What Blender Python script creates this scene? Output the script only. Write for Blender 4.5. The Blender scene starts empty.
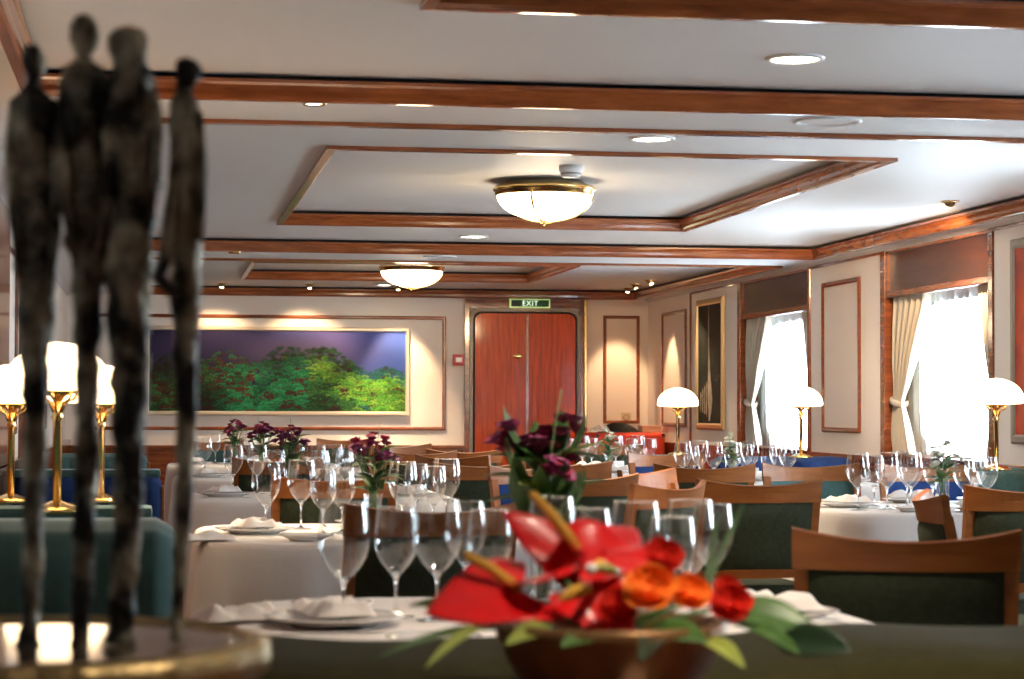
import bpy, bmesh, math, random
from mathutils import Vector, Matrix, noise
random.seed(7)
PI = math.pi
scene = bpy.context.scene
C = scene.collection
# ------------------------------------------------------------------ camera maths
F = 2200.0; YAW = math.atan(357/2200); PIT = math.atan(69.5/2200); ROLL = math.radians(.17); EYE = 1.16
fw = Vector((math.sin(YAW)*math.cos(PIT), math.cos(YAW)*math.cos(PIT), math.sin(PIT)))
rt0 = Vector((math.cos(YAW), -math.sin(YAW), 0)); up0 = rt0.cross(fw)
rt = rt0*math.cos(ROLL)+up0*math.sin(ROLL); up = up0*math.cos(ROLL)-rt0*math.sin(ROLL)
def at(px, s, z=0.0):            # plan position seen at column px where one metre spans s pixels
    d = F/s; l = (px-512)*d/F
    return Vector((l*math.cos(YAW)+d*math.sin(YAW), -l*math.sin(YAW)+d*math.cos(YAW), z))
def at3(px, py, s):
    d = fw*F+rt*(px-512)-up*(py-339.5)
    return d/s+Vector((0, 0, EYE))
def onz(px, py, z):
    d = fw*F+rt*(px-512)-up*(py-339.5); t = (z-EYE)/d.z
    return d*t+Vector((0, 0, EYE))
def pxof(p):
    v = p-Vector((0, 0, EYE)); return 512+F*(v@rt)/(v@fw) if False else 512+F*v.dot(rt)/v.dot(fw)

# ------------------------------------------------------------------ materials
def mat(name, col, rough=.5, metal=0, bump=0, bscale=60, spec=.5, coat=0, var=0, vscale=8, trans=0, sheen=0, vstretch=None, col2=None):
    m = bpy.data.materials.new(name); m.use_nodes = True; nt = m.node_tree; n = nt.nodes; L = nt.links
    b = n['Principled BSDF']
    b.inputs['Base Color'].default_value = (*col, 1); b.inputs['Roughness'].default_value = rough
    b.inputs['Metallic'].default_value = metal; b.inputs['Specular IOR Level'].default_value = spec
    b.inputs['Coat Weight'].default_value = coat; b.inputs['Coat Roughness'].default_value = .08
    b.inputs['Sheen Weight'].default_value = sheen; b.inputs['Transmission Weight'].default_value = trans
    tc = n.new('ShaderNodeTexCoord')
    if var or col2:
        mp = n.new('ShaderNodeMapping'); mp.inputs['Scale'].default_value = vstretch or (1, 1, 1)
        nz = n.new('ShaderNodeTexNoise'); nz.inputs['Scale'].default_value = vscale; nz.inputs['Detail'].default_value = 5
        cr = n.new('ShaderNodeValToRGB'); c2 = col2 or tuple(c*(1-var) for c in col)
        cr.color_ramp.elements[0].position = .35; cr.color_ramp.elements[1].position = .68
        cr.color_ramp.elements[0].color = (*c2, 1); cr.color_ramp.elements[1].color = (*col, 1)
        L.new(tc.outputs['Object'], mp.inputs[0]); L.new(mp.outputs[0], nz.inputs[0]); L.new(nz.outputs['Fac'], cr.inputs[0]); L.new(cr.outputs[0], b.inputs['Base Color'])
    if bump:
        nb = n.new('ShaderNodeTexNoise'); nb.inputs['Scale'].default_value = bscale; nb.inputs['Detail'].default_value = 3
        bp = n.new('ShaderNodeBump'); bp.inputs['Strength'].default_value = bump; bp.inputs['Distance'].default_value = .01
        L.new(tc.outputs['Object'], nb.inputs[0]); L.new(nb.outputs['Fac'], bp.inputs['Height']); L.new(bp.outputs[0], b.inputs['Normal'])
    return m
def emit(name, col, st):
    m = bpy.data.materials.new(name); m.use_nodes = True; b = m.node_tree.nodes['Principled BSDF']
    b.inputs['Base Color'].default_value = (.8, .78, .72, 1); b.inputs['Emission Color'].default_value = (*col, 1); b.inputs['Emission Strength'].default_value = st
    return m
WOOD = mat('cherry_wood', (.30, .085, .025), .22, coat=.5, col2=(.17, .042, .013), vscale=3, vstretch=(2, 2, 14), bump=.02)
WOODX = mat('cherry_moulding', (.36, .105, .03), .2, coat=.6, col2=(.24, .062, .018), vscale=6, vstretch=(1, 1, 5))
DOORW = mat('door_veneer', (.78, .10, .012), .3, coat=.08, spec=.15, col2=(.50, .06, .010), vscale=4, vstretch=(9, 9, .7))
VALW = mat('dark_veneer', (.075, .022, .012), .28, coat=.1, spec=.3, col2=(.04, .012, .007), vscale=3, vstretch=(3, 1, 9))
CHW = mat('chair_wood', (.34, .112, .024), .45, coat=.03, spec=.3, col2=(.24, .072, .016), vscale=5, vstretch=(1, 1, 6))
LEDGEW = mat('ledge_wood', (.09, .025, .01), .3, coat=.4, var=.4, vscale=4)
BLACK = mat('shadow_gap', (.006, .005, .005), .8)
CEIL = mat('ceiling_paint', (.66, .65, .64), .55, bump=.04, bscale=400)
WALL = mat('wall_fabric', (.88, .80, .72), .7, bump=.05, bscale=250)
PANEL = mat('panel_fabric', (.82, .72, .64), .75, bump=.08, bscale=300)
CARPET = mat('carpet', (.10, .045, .035), .95, bump=.3, bscale=200, var=.5, vscale=5)
GREEN = mat('green_upholstery', (.042, .052, .028), .85, bump=.15, bscale=300, spec=.2, var=.25, vscale=60)
TEAL = mat('teal_upholstery', (.04, .115, .105), .8, bump=.15, bscale=300, sheen=.2, var=.2, vscale=60)
OLIVE = mat('olive_upholstery', (.052, .048, .014), .9, spec=.2, bump=.15, bscale=200, var=.2, vscale=40)
BLUE = mat('blue_upholstery', (.008, .028, .11), .85, bump=.1, bscale=300, spec=.2)
CLOTH = mat('white_linen', (.78, .72, .68), .85, bump=.08, bscale=120, sheen=.1)
NAPK = mat('napkin_linen', (.86, .80, .76), .8, bump=.2, bscale=90)
CHINA = mat('white_china', (.85, .83, .8), .12, coat=.5)
SILVER = mat('silver', (.8, .8, .78), .15, metal=1)
BRASS = mat('brass', (.82, .56, .22), .2, metal=1)
GOLDM = mat('gold_frame', (.72, .52, .27), .35, metal=.8, bump=.05, bscale=90)
SILVERG = mat('champagne_frame', (.72, .62, .48), .35, metal=.6)
BRONZE = mat('bronze_painted_sheen', (.62, .57, .40), .45, metal=.3, bump=1.0, bscale=60, col2=(.010, .011, .010), vscale=17, vstretch=(1.2, 1.2, .9))  # pale patches paint the light caught by the figures into the bronze colour
BRONZE.node_tree.nodes['Color Ramp'].color_ramp.elements[0].position = .44
BRONZE2 = mat('bronze_base', (.42, .33, .25), .07, metal=.75, var=.3, vscale=9)
RIMG = mat('gilded_rim', (.45, .33, .15), .4, metal=.9, bump=.5, bscale=40)
POT = mat('brass_pot', (.32, .17, .07), .35, metal=.6, bump=.2, bscale=30, var=.3, vscale=12)
PURPLE = mat('purple_petals', (.34, .035, .16), .5, var=.6, vscale=40)
PINK = mat('crimson_petals', (.55, .04, .13), .5, var=.5, vscale=40)
WHITEP = mat('white_petals', (.85, .85, .72), .5)
LEAF = mat('leaf', (.07, .17, .03), .42, var=.5, vscale=14)
LEAF2 = mat('yellow_leaf', (.30, .36, .06), .42, var=.35, vscale=10)
DLEAF = mat('dark_leaf', (.012, .035, .012), .4, var=.3, vscale=20)
STEM = mat('stem', (.10, .20, .05), .5)
RED = mat('red_spathe', (.85, .008, .010), .35, coat=.08, var=.2, vscale=20, bump=.2, bscale=25)
REDP = mat('red_petal', (.85, .03, .015), .45, var=.3, vscale=30)
ORANGE = mat('orange_petal', (1.0, .34, .04), .5, col2=(.95, .18, .015), vscale=25)
YELLOW = mat('spadix_yellow', (.85, .45, .05), .55, bump=.6, bscale=400)
PLAST = mat('white_plastic', (.78, .78, .78), .4)
REDPL = mat('red_plastic', (.50, .02, .03), .35)
GREENPL = mat('sign_green', (.015, .12, .03), .4)
SIGNW = emit('sign_letters', (.7, 1, .7), .6)
SIGNE = emit('sign_edge_glow', (.45, .75, .15), .3)
REDC = mat('red_cloth', (.85, .07, .03), .75, bump=.1, bscale=60)
BLACKC = mat('black_cloth', (.008, .008, .01), .8, bump=.4, bscale=20)
BOXM = mat('card_box', (.55, .40, .28), .7)
SOCK = mat('socket_cover', (.62, .5, .36), .4)
DRAPE = mat('drape_fabric', (.52, .47, .38), .85, bump=.1, bscale=200)
SHADE = emit('opal_lamp_glass', (1, .70, .40), 3.6)
BOWL = emit('opal_ceiling_glass', (1, .82, .56), 6)
DOWN = emit('downlight_lens', (1, .88, .7), 14)
SPOTE = emit('spot_lamp', (1, .75, .4), 10)
ORANGEART = mat('orange_art', (.62, .07, .012), .5, col2=(.35, .03, .01), vscale=6)

def glassmat():
    m = bpy.data.materials.new('clear_thin_glass'); m.use_nodes = True; nt = m.node_tree; n = nt.nodes; L = nt.links; n.clear()
    o = n.new('ShaderNodeOutputMaterial'); t = n.new('ShaderNodeBsdfTransparent'); g = n.new('ShaderNodeBsdfGlossy'); mx = n.new('ShaderNodeMixShader')
    lw = n.new('ShaderNodeLayerWeight'); lw.inputs['Blend'].default_value = .32
    mr = n.new('ShaderNodeMapRange'); mr.inputs['To Min'].default_value = .08; mr.inputs['To Max'].default_value = .75
    pw = n.new('ShaderNodeMath'); pw.operation = 'POWER'; pw.inputs[1].default_value = 1.6
    t.inputs[0].default_value = (.95, .96, .96, 1); g.inputs['Roughness'].default_value = .02; g.inputs[0].default_value = (1, 1, 1, 1)
    L.new(lw.outputs['Facing'], pw.inputs[0]); L.new(pw.outputs[0], mr.inputs[0]); L.new(mr.outputs[0], mx.inputs[0]); L.new(t.outputs[0], mx.inputs[1]); L.new(g.outputs[0], mx.inputs[2]); L.new(mx.outputs[0], o.inputs[0])
    return m
THIN = glassmat()
def solidglass():
    m = bpy.data.materials.new('solid_glass'); m.use_nodes = True; b = m.node_tree.nodes['Principled BSDF']
    b.inputs['Transmission Weight'].default_value = 1; b.inputs['Roughness'].default_value = .0; b.inputs['IOR'].default_value = 1.5; b.inputs['Base Color'].default_value = (1, 1, 1, 1)
    return m
SOLID = solidglass()
def sheermat():
    m = bpy.data.materials.new('sheer_fabric'); m.use_nodes = True; nt = m.node_tree; n = nt.nodes; L = nt.links; n.clear()
    o = n.new('ShaderNodeOutputMaterial'); t = n.new('ShaderNodeBsdfTransparent'); g = n.new('ShaderNodeBsdfTranslucent'); d = n.new('ShaderNodeBsdfDiffuse')
    m1 = n.new('ShaderNodeMixShader'); m2 = n.new('ShaderNodeMixShader'); m1.inputs[0].default_value = .35; m2.inputs[0].default_value = .34
    g.inputs[0].default_value = (.82, .9, .93, 1); d.inputs[0].default_value = (.8, .84, .85, 1)
    L.new(g.outputs[0], m1.inputs[1]); L.new(d.outputs[0], m1.inputs[2]); L.new(m1.outputs[0], m2.inputs[1]); L.new(t.outputs[0], m2.inputs[2]); L.new(m2.outputs[0], o.inputs[0])
    return m
SHEER = sheermat()

# ------------------------------------------------------------------ mesh helpers
class MB:
    def __init__(s): s.b = bmesh.new(); s.mi = 0
    def face(s, vs, smooth=False):
        try:
            f = s.b.faces.new(vs); f.material_index = s.mi; f.smooth = smooth; return f
        except ValueError: return None
    def box(s, x0, x1, y0, y1, z0, z1, M=None, bev=0):
        vs = [s.b.verts.new(Vector(p)) for p in [(x0,y0,z0),(x1,y0,z0),(x1,y1,z0),(x0,y1,z0),(x0,y0,z1),(x1,y0,z1),(x1,y1,z1),(x0,y1,z1)]]
        fs = [s.face([vs[i] for i in q]) for q in [(0,3,2,1),(4,5,6,7),(0,1,5,4),(1,2,6,5),(2,3,7,6),(3,0,4,7)]]
        if M: [setattr(v, 'co', M @ v.co) for v in vs]
        if bev:
            es = {e for f in fs for e in f.edges}
            bmesh.ops.bevel(s.b, geom=list(es), offset=bev, segments=2, affect='EDGES', profile=.7)
        return s
    def lathe(s, prof, c=(0,0,0), seg=24, M=None, smooth=True, rfun=None):
        c = Vector(c); rings = []
        for r, z in prof:
            if r < 1e-5:
                v = s.b.verts.new(c+Vector((0,0,z))); rings.append([v]*seg)
            else:
                rings.append([s.b.verts.new(c+Vector((r*(rfun(2*PI*k/seg) if rfun else 1)*math.cos(2*PI*k/seg), r*(rfun(2*PI*k/seg) if rfun else 1)*math.sin(2*PI*k/seg), z))) for k in range(seg)])
        for a, b in zip(rings, rings[1:]):
            for k in range(seg):
                q = []
                for v in (a[k], a[(k+1)%seg], b[(k+1)%seg], b[k]):
                    if v not in q: q.append(v)
                if len(q) > 2: s.face(q, smooth)
        if M:
            for v in {v for r in rings for v in r}: v.co = M @ v.co
        return s
    def tube(s, pts, rad, seg=8, cap=True, flat=1.0):
        pts = [Vector(p) for p in pts]; n = len(pts); rings = []
        rads = rad if isinstance(rad, (list, tuple)) else [rad]*n
        ref = None
        for i, p in enumerate(pts):
            t = (pts[min(i+1, n-1)]-pts[max(i-1, 0)]).normalized()
            if ref is None: ref = Vector((0,0,1)) if abs(t.z) < .9 else Vector((1,0,0))
            a = t.cross(ref).normalized(); b = a.cross(t).normalized(); ref = b
            rings.append([s.b.verts.new(p+a*rads[i]*math.cos(2*PI*k/seg)+b*rads[i]*flat*math.sin(2*PI*k/seg)) for k in range(seg)])
        for A, B in zip(rings, rings[1:]):
            for k in range(seg): s.face([A[k], A[(k+1)%seg], B[(k+1)%seg], B[k]], True)
        if cap: s.face(rings[0][::-1]); s.face(rings[-1])
        return s
    def grid(s, fn, nu, nv, smooth=True, wrap=False):
        g = [[s.b.verts.new(Vector(fn(i/nu, j/nv))) for i in range(nu+(0 if wrap else 1))] for j in range(nv+1)]
        m = nu if wrap else nu
        for j in range(nv):
            for i in range(m):
                i2 = (i+1) % nu if wrap else i+1
                s.face([g[j][i], g[j][i2], g[j+1][i2], g[j+1][i]], smooth)
        return g
    def sweep(s, path, prof, M=None):      # path of (pos, sideways, up) frames; closed profile
        rings = [[s.b.verts.new(p+a*u+b*w) for u, w in prof] for p, a, b in path]
        n = len(prof)
        for A, B in zip(rings, rings[1:]):
            for k in range(n): s.face([A[k], A[(k+1)%n], B[(k+1)%n], B[k]])
        s.face(rings[0][::-1]); s.face(rings[-1])
    def prism(s, pts, d, closed=True):      # polygon extruded by vector d
        a = [s.b.verts.new(Vector(p)) for p in pts]; b = [s.b.verts.new(Vector(p)+d) for p in pts]; n = len(a)
        s.face(a[::-1]); s.face(b)
        for k in range(n): s.face([a[k], a[(k+1)%n], b[(k+1)%n], b[k]])
        return s
    def build(s, name, mats, parent=None, loc=None, recalc=True, fix=True):
        if recalc: bmesh.ops.recalc_face_normals(s.b, faces=s.b.faces)
        me = bpy.data.meshes.new(name); s.b.to_mesh(me); s.b.free()
        for m in (mats if isinstance(mats, (list, tuple)) else [mats]): me.materials.append(m)
        o = bpy.data.objects.new(name, me); C.objects.link(o)
        if parent: o.parent = parent
        if loc is not None: o.location = loc
        return o
def tag(o, label=None, cat=None, group=None, kind=None):
    for k, v in (('label', label), ('category', cat), ('group', group), ('kind', kind)):
        if v: o[k] = v
    return o
def empty(name, loc, rz=0, label=None, cat=None, group=None):
    o = bpy.data.objects.new(name, None); C.objects.link(o); o.location = loc; o.rotation_euler = (0, 0, rz); o.empty_display_size = .05
    return tag(o, label, cat, group)
def copy_tree(o, parent=None):
    c = o.copy(); C.objects.link(c)
    if parent: c.parent = parent
    for ch in list(o.children): copy_tree(ch, c)
    return c
def struct(o): o['kind'] = 'structure'; return o
def rect_frame(mb, O, U, V, w, h, t, d, N):   # moulding rectangle: origin corner O, axes U,V, width t, depth d along N
    O = Vector(O); U = Vector(U); V = Vector(V); N = Vector(N)
    prof = [(0, 0), (0, d*.6), (t*.25, d), (t*.75, d), (t, d*.6), (t, 0)]
    cs = [(0, 0, 1, 1), (w, 0, -1, 1), (w, h, -1, -1), (0, h, 1, -1)]
    rings = [[mb.b.verts.new(O+U*(a+sa*u)+V*(b+sb*u)+N*k) for u, k in prof] for a, b, sa, sb in cs]
    for i in range(4):
        A, B = rings[i], rings[(i+1)%4]
        for k in range(len(prof)): mb.face([A[k], A[(k+1)%len(prof)], B[(k+1)%len(prof)], B[k]])

# ------------------------------------------------------------------ room shell
SOF = 2.26; XL, XR, YB, YF = -.83, 4.82, 21.3, -1.2
def tray(n, x0, x1, y0, y1, z, depth=.075, k=1.0):
    mb = MB()
    prof = [(-.05, .001), (-.05, -.016), (-.014, -.018), (-.005, -.012), (0, 0), (.002, .018), (.010, .036), (.020, .044), (.020, .056), (-.03, .056)]
    cs = [(x0, y0, 1, 1), (x1, y0, -1, 1), (x1, y1, -1, -1), (x0, y1, 1, -1)]
    rings = [[mb.b.verts.new((x+sx*u, y+sy*u, z+w)) for u, w in prof] for x, y, sx, sy in cs]
    for i in range(4):
        A, B = rings[i], rings[(i+1)%4]
        for q in range(len(prof)): mb.face([A[q], A[(q+1)%len(prof)], B[(q+1)%len(prof)], B[q]])
    mb.mi = 1
    lin = [(-.028, .05), (-.028, depth+.004), (-.04, depth+.004), (-.04, .05)]  # black liner paints in the shade of the gap above the moulding
    rings = [[mb.b.verts.new((x+sx*u, y+sy*u, z+w)) for u, w in lin] for x, y, sx, sy in cs]
    for i in range(4):
        A, B = rings[i], rings[(i+1)%4]
        for q in range(4): mb.face([A[q], A[(q+1)%4], B[(q+1)%4], B[q]])
    return struct(mb.build('trim_%d' % n, [WOODX, BLACK]))
bays = [(.95, 7.75), (8.46, 15.3), (16.28, 21.27)]
cofs = [(1.9, 6.28), (9.85, 13.9), (17.6, 19.86)]
TX0, TX1, KX0, KX1 = -.41, 4.68, .80, 3.36
T1Z, T2Z = SOF+.075, SOF+.15
mb = MB()      # ceiling: soffit strips, tray and coffer levels
def slab(x0, x1, y0, y1, z, t=.01): mb.box(x0, x1, y0, y1, z, z+t)
e = .015
slab(XL+.15, TX0-e, YF, YB, SOF); slab(TX1+e, XR-.1, YF, YB, SOF)
ys = [YF]+[v for b in bays for v in (b[0]-e, b[1]+e)]
for a, b in ((YF, bays[0][0]-e), (bays[0][1]+e, bays[1][0]-e), (bays[1][1]+e, bays[2][0]-e)): slab(TX0-e, TX1+e, a, b, SOF)
for (a, b), (c, d) in zip(bays, cofs):
    X0, X1, A, B = TX0-.05, TX1+.05, a-.05, min(b+.05, YB)
    slab(X0, KX0-e, A, B, T1Z); slab(KX1+e, X1, A, B, T1Z); slab(KX0-e, KX1+e, A, c-e, T1Z); slab(KX0-e, KX1+e, d+e, B, T1Z)
    slab(KX0-.05, KX1+.05, c-.05, d+.05, T2Z)
    for (x0, x1, y0, y1, z) in ((TX0, TX1, a, b, T1Z), (KX0, KX1, c, d, T2Z)): pass
# coves down to the side walls
for sx, xa, xb in ((1, XR-.12, XR), (-1, XL+.17, XL)):
    prof = [(0, 0), (.35, -.004), (.7, -.016), (1, -.04), (1, .02), (0, .02)]
    pts = [(xa+(xb-xa)*u, YF, SOF+w) for u, w in prof]
    mb.prism(pts, Vector((0, YB-YF, 0)))
mb.box(XL-.4, XR+.6, YF-.1, YB+.1, T2Z+.01, T2Z+.05)
ceil = struct(mb.build('ceiling', CEIL))
tn = 1
for (a, b), (c, d) in zip(bays, cofs):
    tray(tn, TX0, TX1, a, b, SOF); tray(tn+1, KX0, KX1, c, d, T1Z-.001); tn += 2
struct(MB().box(XL-.3, XR+.5, YF, YB+.1, -.05, 0).build('floor', CARPET))
# back wall
DX0, DX1, DZ = 3.065, 4.10, 2.115
mb = MB()
mb.box(XL-.1, 2.99, YB, YB+.1, 0, 2.34); mb.box(4.20, XR+.1, YB, YB+.1, 0, 2.34); mb.box(2.99, 4.20, YB+.02, YB+.1, 0, 2.34)
wb = struct(mb.build('wall_back', WALL))
mb = MB()
mb.box(XL, 2.98, YB-.02, YB-.001, 0, .78); mb.box(XL, 2.98, YB-.04, YB-.001, .775, .805, bev=.004)
mb.box(4.21, XR, YB-.02, YB-.001, 0, .78); mb.box(4.21, XR, YB-.04, YB-.001, .775, .805, bev=.004)
struct(mb.build('trim_%d' % tn, WOOD)); tn += 1
mb = MB()
rect_frame(mb, (-.62, YB, .95), (1,0,0), (0,0,1), 3.42, 1.11, .032, .02, (0,-1,0))
rect_frame(mb, (4.37, YB, 1.02), (1,0,0), (0,0,1), .365, 1.065, .03, .02, (0,-1,0))
struct(mb.build('trim_%d' % tn, WOOD)); tn += 1
struct(MB().box(YB and 4.40, 4.705, YB-.004, YB, 1.05, 2.055).build('trim_%d' % tn, PANEL)); tn += 1
# door with frame
def rrect(x0, x1, z0, z1, r, n=6, bottom=False):
    P = []
    if bottom:
        for cx, cz, a0 in ((x1-r, z0+r, -PI/2), (x1-r, z1-r, 0), (x0+r, z1-r, PI/2), (x0+r, z0+r, PI)):
            P += [(cx+r*math.cos(a0+PI/2*k/n), cz+r*math.sin(a0+PI/2*k/n)) for k in range(n+1)]
    else:
        P = [(x0, z0), (x1, z0)]
        for cx, cz, a0 in ((x1-r, z1-r, 0), (x0+r, z1-r, PI/2)):
            P += [(cx+r*math.cos(a0+PI/2*k/n), cz+r*math.sin(a0+PI/2*k/n)) for k in range(n+1)]
    return P
door = struct(MB().prism([(x, YB-.055, z) for x, z in rrect(DX0+.02, 3.635, .01, DZ-.015, .07)][0:0] or [(x, YB-.03, z) for x, z in rrect(DX0, DX1, .0, DZ, .085)], Vector((0, .03, 0))).build('door_1', BLACK))
mb = MB()
pl = rrect(DX0+.02, DX1-.02, .01, DZ-.02, .075)
half = 3.60
lp = [(min(x, half-.003), z) for x, z in pl]; rp = [(max(x, half+.003), z) for x, z in pl]
def dedup(P):
    o = []
    for p in P:
        if not o or (abs(p[0]-o[-1][0])+abs(p[1]-o[-1][1])) > 1e-6: o.append(p)
    return o
MB().prism([(x, YB-.05, z) for x, z in dedup([p for p in lp if p[0] < half-.004]+[])][:0] or [(x, YB-.05, z) for x, z in dedup([(DX0+.02, .01), (half-.003, .01), (half-.003, DZ-.02)]+[p for p in pl if p[0] < DX0+.1 and p[1] > 1])], Vector((0, .022, 0))).build('door_leaf', DOORW, door)
MB().prism([(x, YB-.05, z) for x, z in dedup([(half+.003, .01), (DX1-.02, .01)]+[p for p in pl if p[0] > DX1-.1 and p[1] > 1]+[(half+.003, DZ-.02)])], Vector((0, .022, 0))).build('door_leaf', DOORW, door)
MB().box(half-.012, half+.012, YB-.058, YB-.05, .01, DZ-.025).build('meeting_strip', WOODX, door)
mb = MB(); mb.lathe([(0, .006), (.038, .006), (.045, .003), (.047, 0)], seg=28, M=Matrix.Translation((3.505, YB-.05, 1.678)) @ Matrix.Rotation(PI/2, 4, 'X') @ Matrix.Diagonal((1, .52, 1, 1)))
tag(mb.build('door_plate', BRASS, door), 'oval brass plate')
mb = MB()      # steel inner surround and wooden casing
a = rrect(DX0-.035, DX1+.035, 0, DZ+.035, .11); b = rrect(DX0, DX1, 0, DZ, .085)
va = [mb.b.verts.new((x, YB-.045, z)) for x, z in a]; vb = [mb.b.verts.new((x, YB-.045, z)) for x, z in b]
vc = [mb.b.verts.new((x, YB, z)) for x, z in a]
for k in range(1, len(a)-1+1):
    k2 = (k+1) % len(a)
    if k2 == 0 and True: mb.face([va[k], va[0], vb[0], vb[k]]); mb.face([va[k], va[0], vc[0], vc[k]]); continue
    mb.face([va[k], va[k2], vb[k2], vb[k]]); mb.face([va[k], va[k2], vc[k2], vc[k]])
mb.build('door_surround', mat('bronze_anodised', (.16, .13, .10), .35, metal=.6), door)
mb = MB()
mb.box(2.985, 3.03, YB-.035, YB, 0, 2.235, bev=.004); mb.box(4.135, 4.165, YB-.05, YB, 0, 2.235, bev=.004); mb.box(3.03, 4.135, YB-.03, YB, DZ+.035, 2.235)
struct(mb.build('trim_%d' % tn, WOOD)); tn += 1
struct(MB().box(4.17, 4.195, YB-.06, YB, 0, 2.235, bev=.006).build('trim_%d' % tn, BRASS)); tn += 1
# exit sign
ex = empty('exit_sign', (3.62, YB-.07, 2.15), 0, 'green illuminated exit sign above the double door', 'sign')
MB().box(-.20, .20, -.02, .02, 0, .088, bev=.006).build('housing', SIGNE, ex)
MB().box(-.187, .187, -.026, -.018, .012, .077).build('sign_face', GREENPL, ex)
MB().box(-.185, -.10, -.029, -.025, .014, .075).build('dark_pictogram_field', mat('dark_green', (.01, .04, .02), .4), ex)
cu = bpy.data.curves.new('lettering', 'FONT'); cu.body = 'EXIT'; cu.size = .072; cu.extrude = .001; cu.align_x = 'CENTER'; cu.space_character = 1.1
tq = bpy.data.objects.new('lettering_curve', cu); tx = bpy.data.objects.new('lettering', bpy.data.meshes.new_from_object(tq)); bpy.data.objects.remove(tq); C.objects.link(tx); tx.parent = ex; tx.location = (0, -.030, .02); tx.rotation_euler = (PI/2, 0, 0); tx.data.materials.clear(); tx.data.materials.append(SIGNW)
# fire alarm point
al = empty('fire_alarm', (2.925, YB, 1.585), 0, 'red fire alarm call point beside the door frame', 'alarm')
MB().box(-.055, .055, -.04, 0, 0, .105, bev=.008).build('housing', REDPL, al)
MB().box(-.03, .03, -.045, -.038, .03, .075).build('glass_front', CHINA, al)

# ---------------- side walls
PER = 3.62
wins = [(15.85, 17.80), (12.23, 14.12), (8.61, 10.50), (4.99, 6.88)]
OX = 4.975
mb = MB()
edges = [YF]+[v for w in sorted(wins) for v in w]+[YB]
for i in range(0, len(edges), 2): mb.box(XR, XR+.3, edges[i], edges[i+1], 0, 2.34)
for w0, w1 in wins: mb.box(XR+.02, XR+.3, w0, w1, 0, .84)
for w0, w1 in wins:
    hy0, hy1, hz0, hz1, r = w0+.06, w1-.30, .87, 1.85, .34
    hole = rrect(hy0, hy1, hz0, hz1, r, 6, True)
    def out(p):    # radial outer partner
        y, z = p; cy, cz = (hy0+hy1)/2, (hz0+hz1)/2; dy, dz = y-cy, z-cz
        k = min((w1-cy if dy > 0 else cy-w0)/max(abs(dy), 1e-6), ((2.3-cz) if dz > 0 else (cz-.8))/max(abs(dz), 1e-6))
        return (cy+dy*k, cz+dz*k)
    o2 = [out(p) for p in hole]
    va = [mb.b.verts.new((OX, y, z)) for y, z in hole]; vo = [mb.b.verts.new((OX, y, z)) for y, z in o2]; vd = [mb.b.verts.new((OX+.12, y, z)) for y, z in hole]
    n = len(hole)
    for k in range(n):
        mb.face([va[k], va[(k+1)%n], vo[(k+1)%n], vo[k]]); mb.face([va[k], va[(k+1)%n], vd[(k+1)%n], vd[k]])
    # corners left by the radial fan
    for cy_, cz_ in ((w0, .8), (w1, .8), (w0, 2.3), (w1, 2.3)):
        mb.box(OX+.002, OX+.01, min(cy_, cy_+(.16 if cy_ == w0 else -.16)), max(cy_, cy_+(.16 if cy_ == w0 else -.16)), min(cz_, cz_+(.13 if cz_ < 1 else -.25)), max(cz_, cz_+(.13 if cz_ < 1 else -.25)))
struct(mb.build('wall_right', WALL))
wn = 1
for w0, w1 in wins:
    hy0, hy1 = w0+.06, w1-.30
    mb = MB(); P = rrect(hy0-.03, hy1+.03, .845, 1.88, .36, 8, True); Q = rrect(hy0, hy1, .87, 1.85, .34, 8, True)
    va = [mb.b.verts.new((OX-.012, y, z)) for y, z in P]; vb = [mb.b.verts.new((OX-.02, y, z)) for y, z in Q]; vc = [mb.b.verts.new((OX+.02, y, z)) for y, z in Q]; n = len(P)
    for k in range(n): mb.face([va[k], va[(k+1)%n], vb[(k+1)%n], vb[k]]); mb.face([vb[k], vb[(k+1)%n], vc[(k+1)%n], vc[k]])
    wo = struct(mb.build('window_%d' % wn, SILVER)); wn += 1
    g = MB(); g.prism([(OX+.05, y, z) for y, z in Q], Vector((.004, 0, 0))); g.build('glass_pane', THIN, wo)
    # area light portal for the daylight of this window
    ld = bpy.data.lights.new('daylight_portal', 'AREA'); ld.shape = 'RECTANGLE'; ld.size = hy1-hy0; ld.size_y = .95; ld.cycles.is_portal = True
    lo = bpy.data.objects.new('daylight_portal', ld); C.objects.link(lo); lo.location = (OX+.14, (hy0+hy1)/2, 1.4); lo.rotation_euler = (PI/2, 0, PI/2)
# wooden jambs, valances, dado and pillar frames
mb = MB()
for w0, w1 in wins:
    mb.box(XR-.012, XR+.15, w1-.02, w1+.07, .84, 2.225, bev=.004)      # far jamb
    mb.box(XR-.012, XR+.15, w0-.05, w0+.02, .84, 2.225, bev=.004)      # near jamb
mb.box(XR-.02, XR+.02, YF, YB, .80, .85, bev=.005)
for w0, w1 in wins: mb.box(XR-.02, XR+.15, w0, w1, .835, .86)
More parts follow.
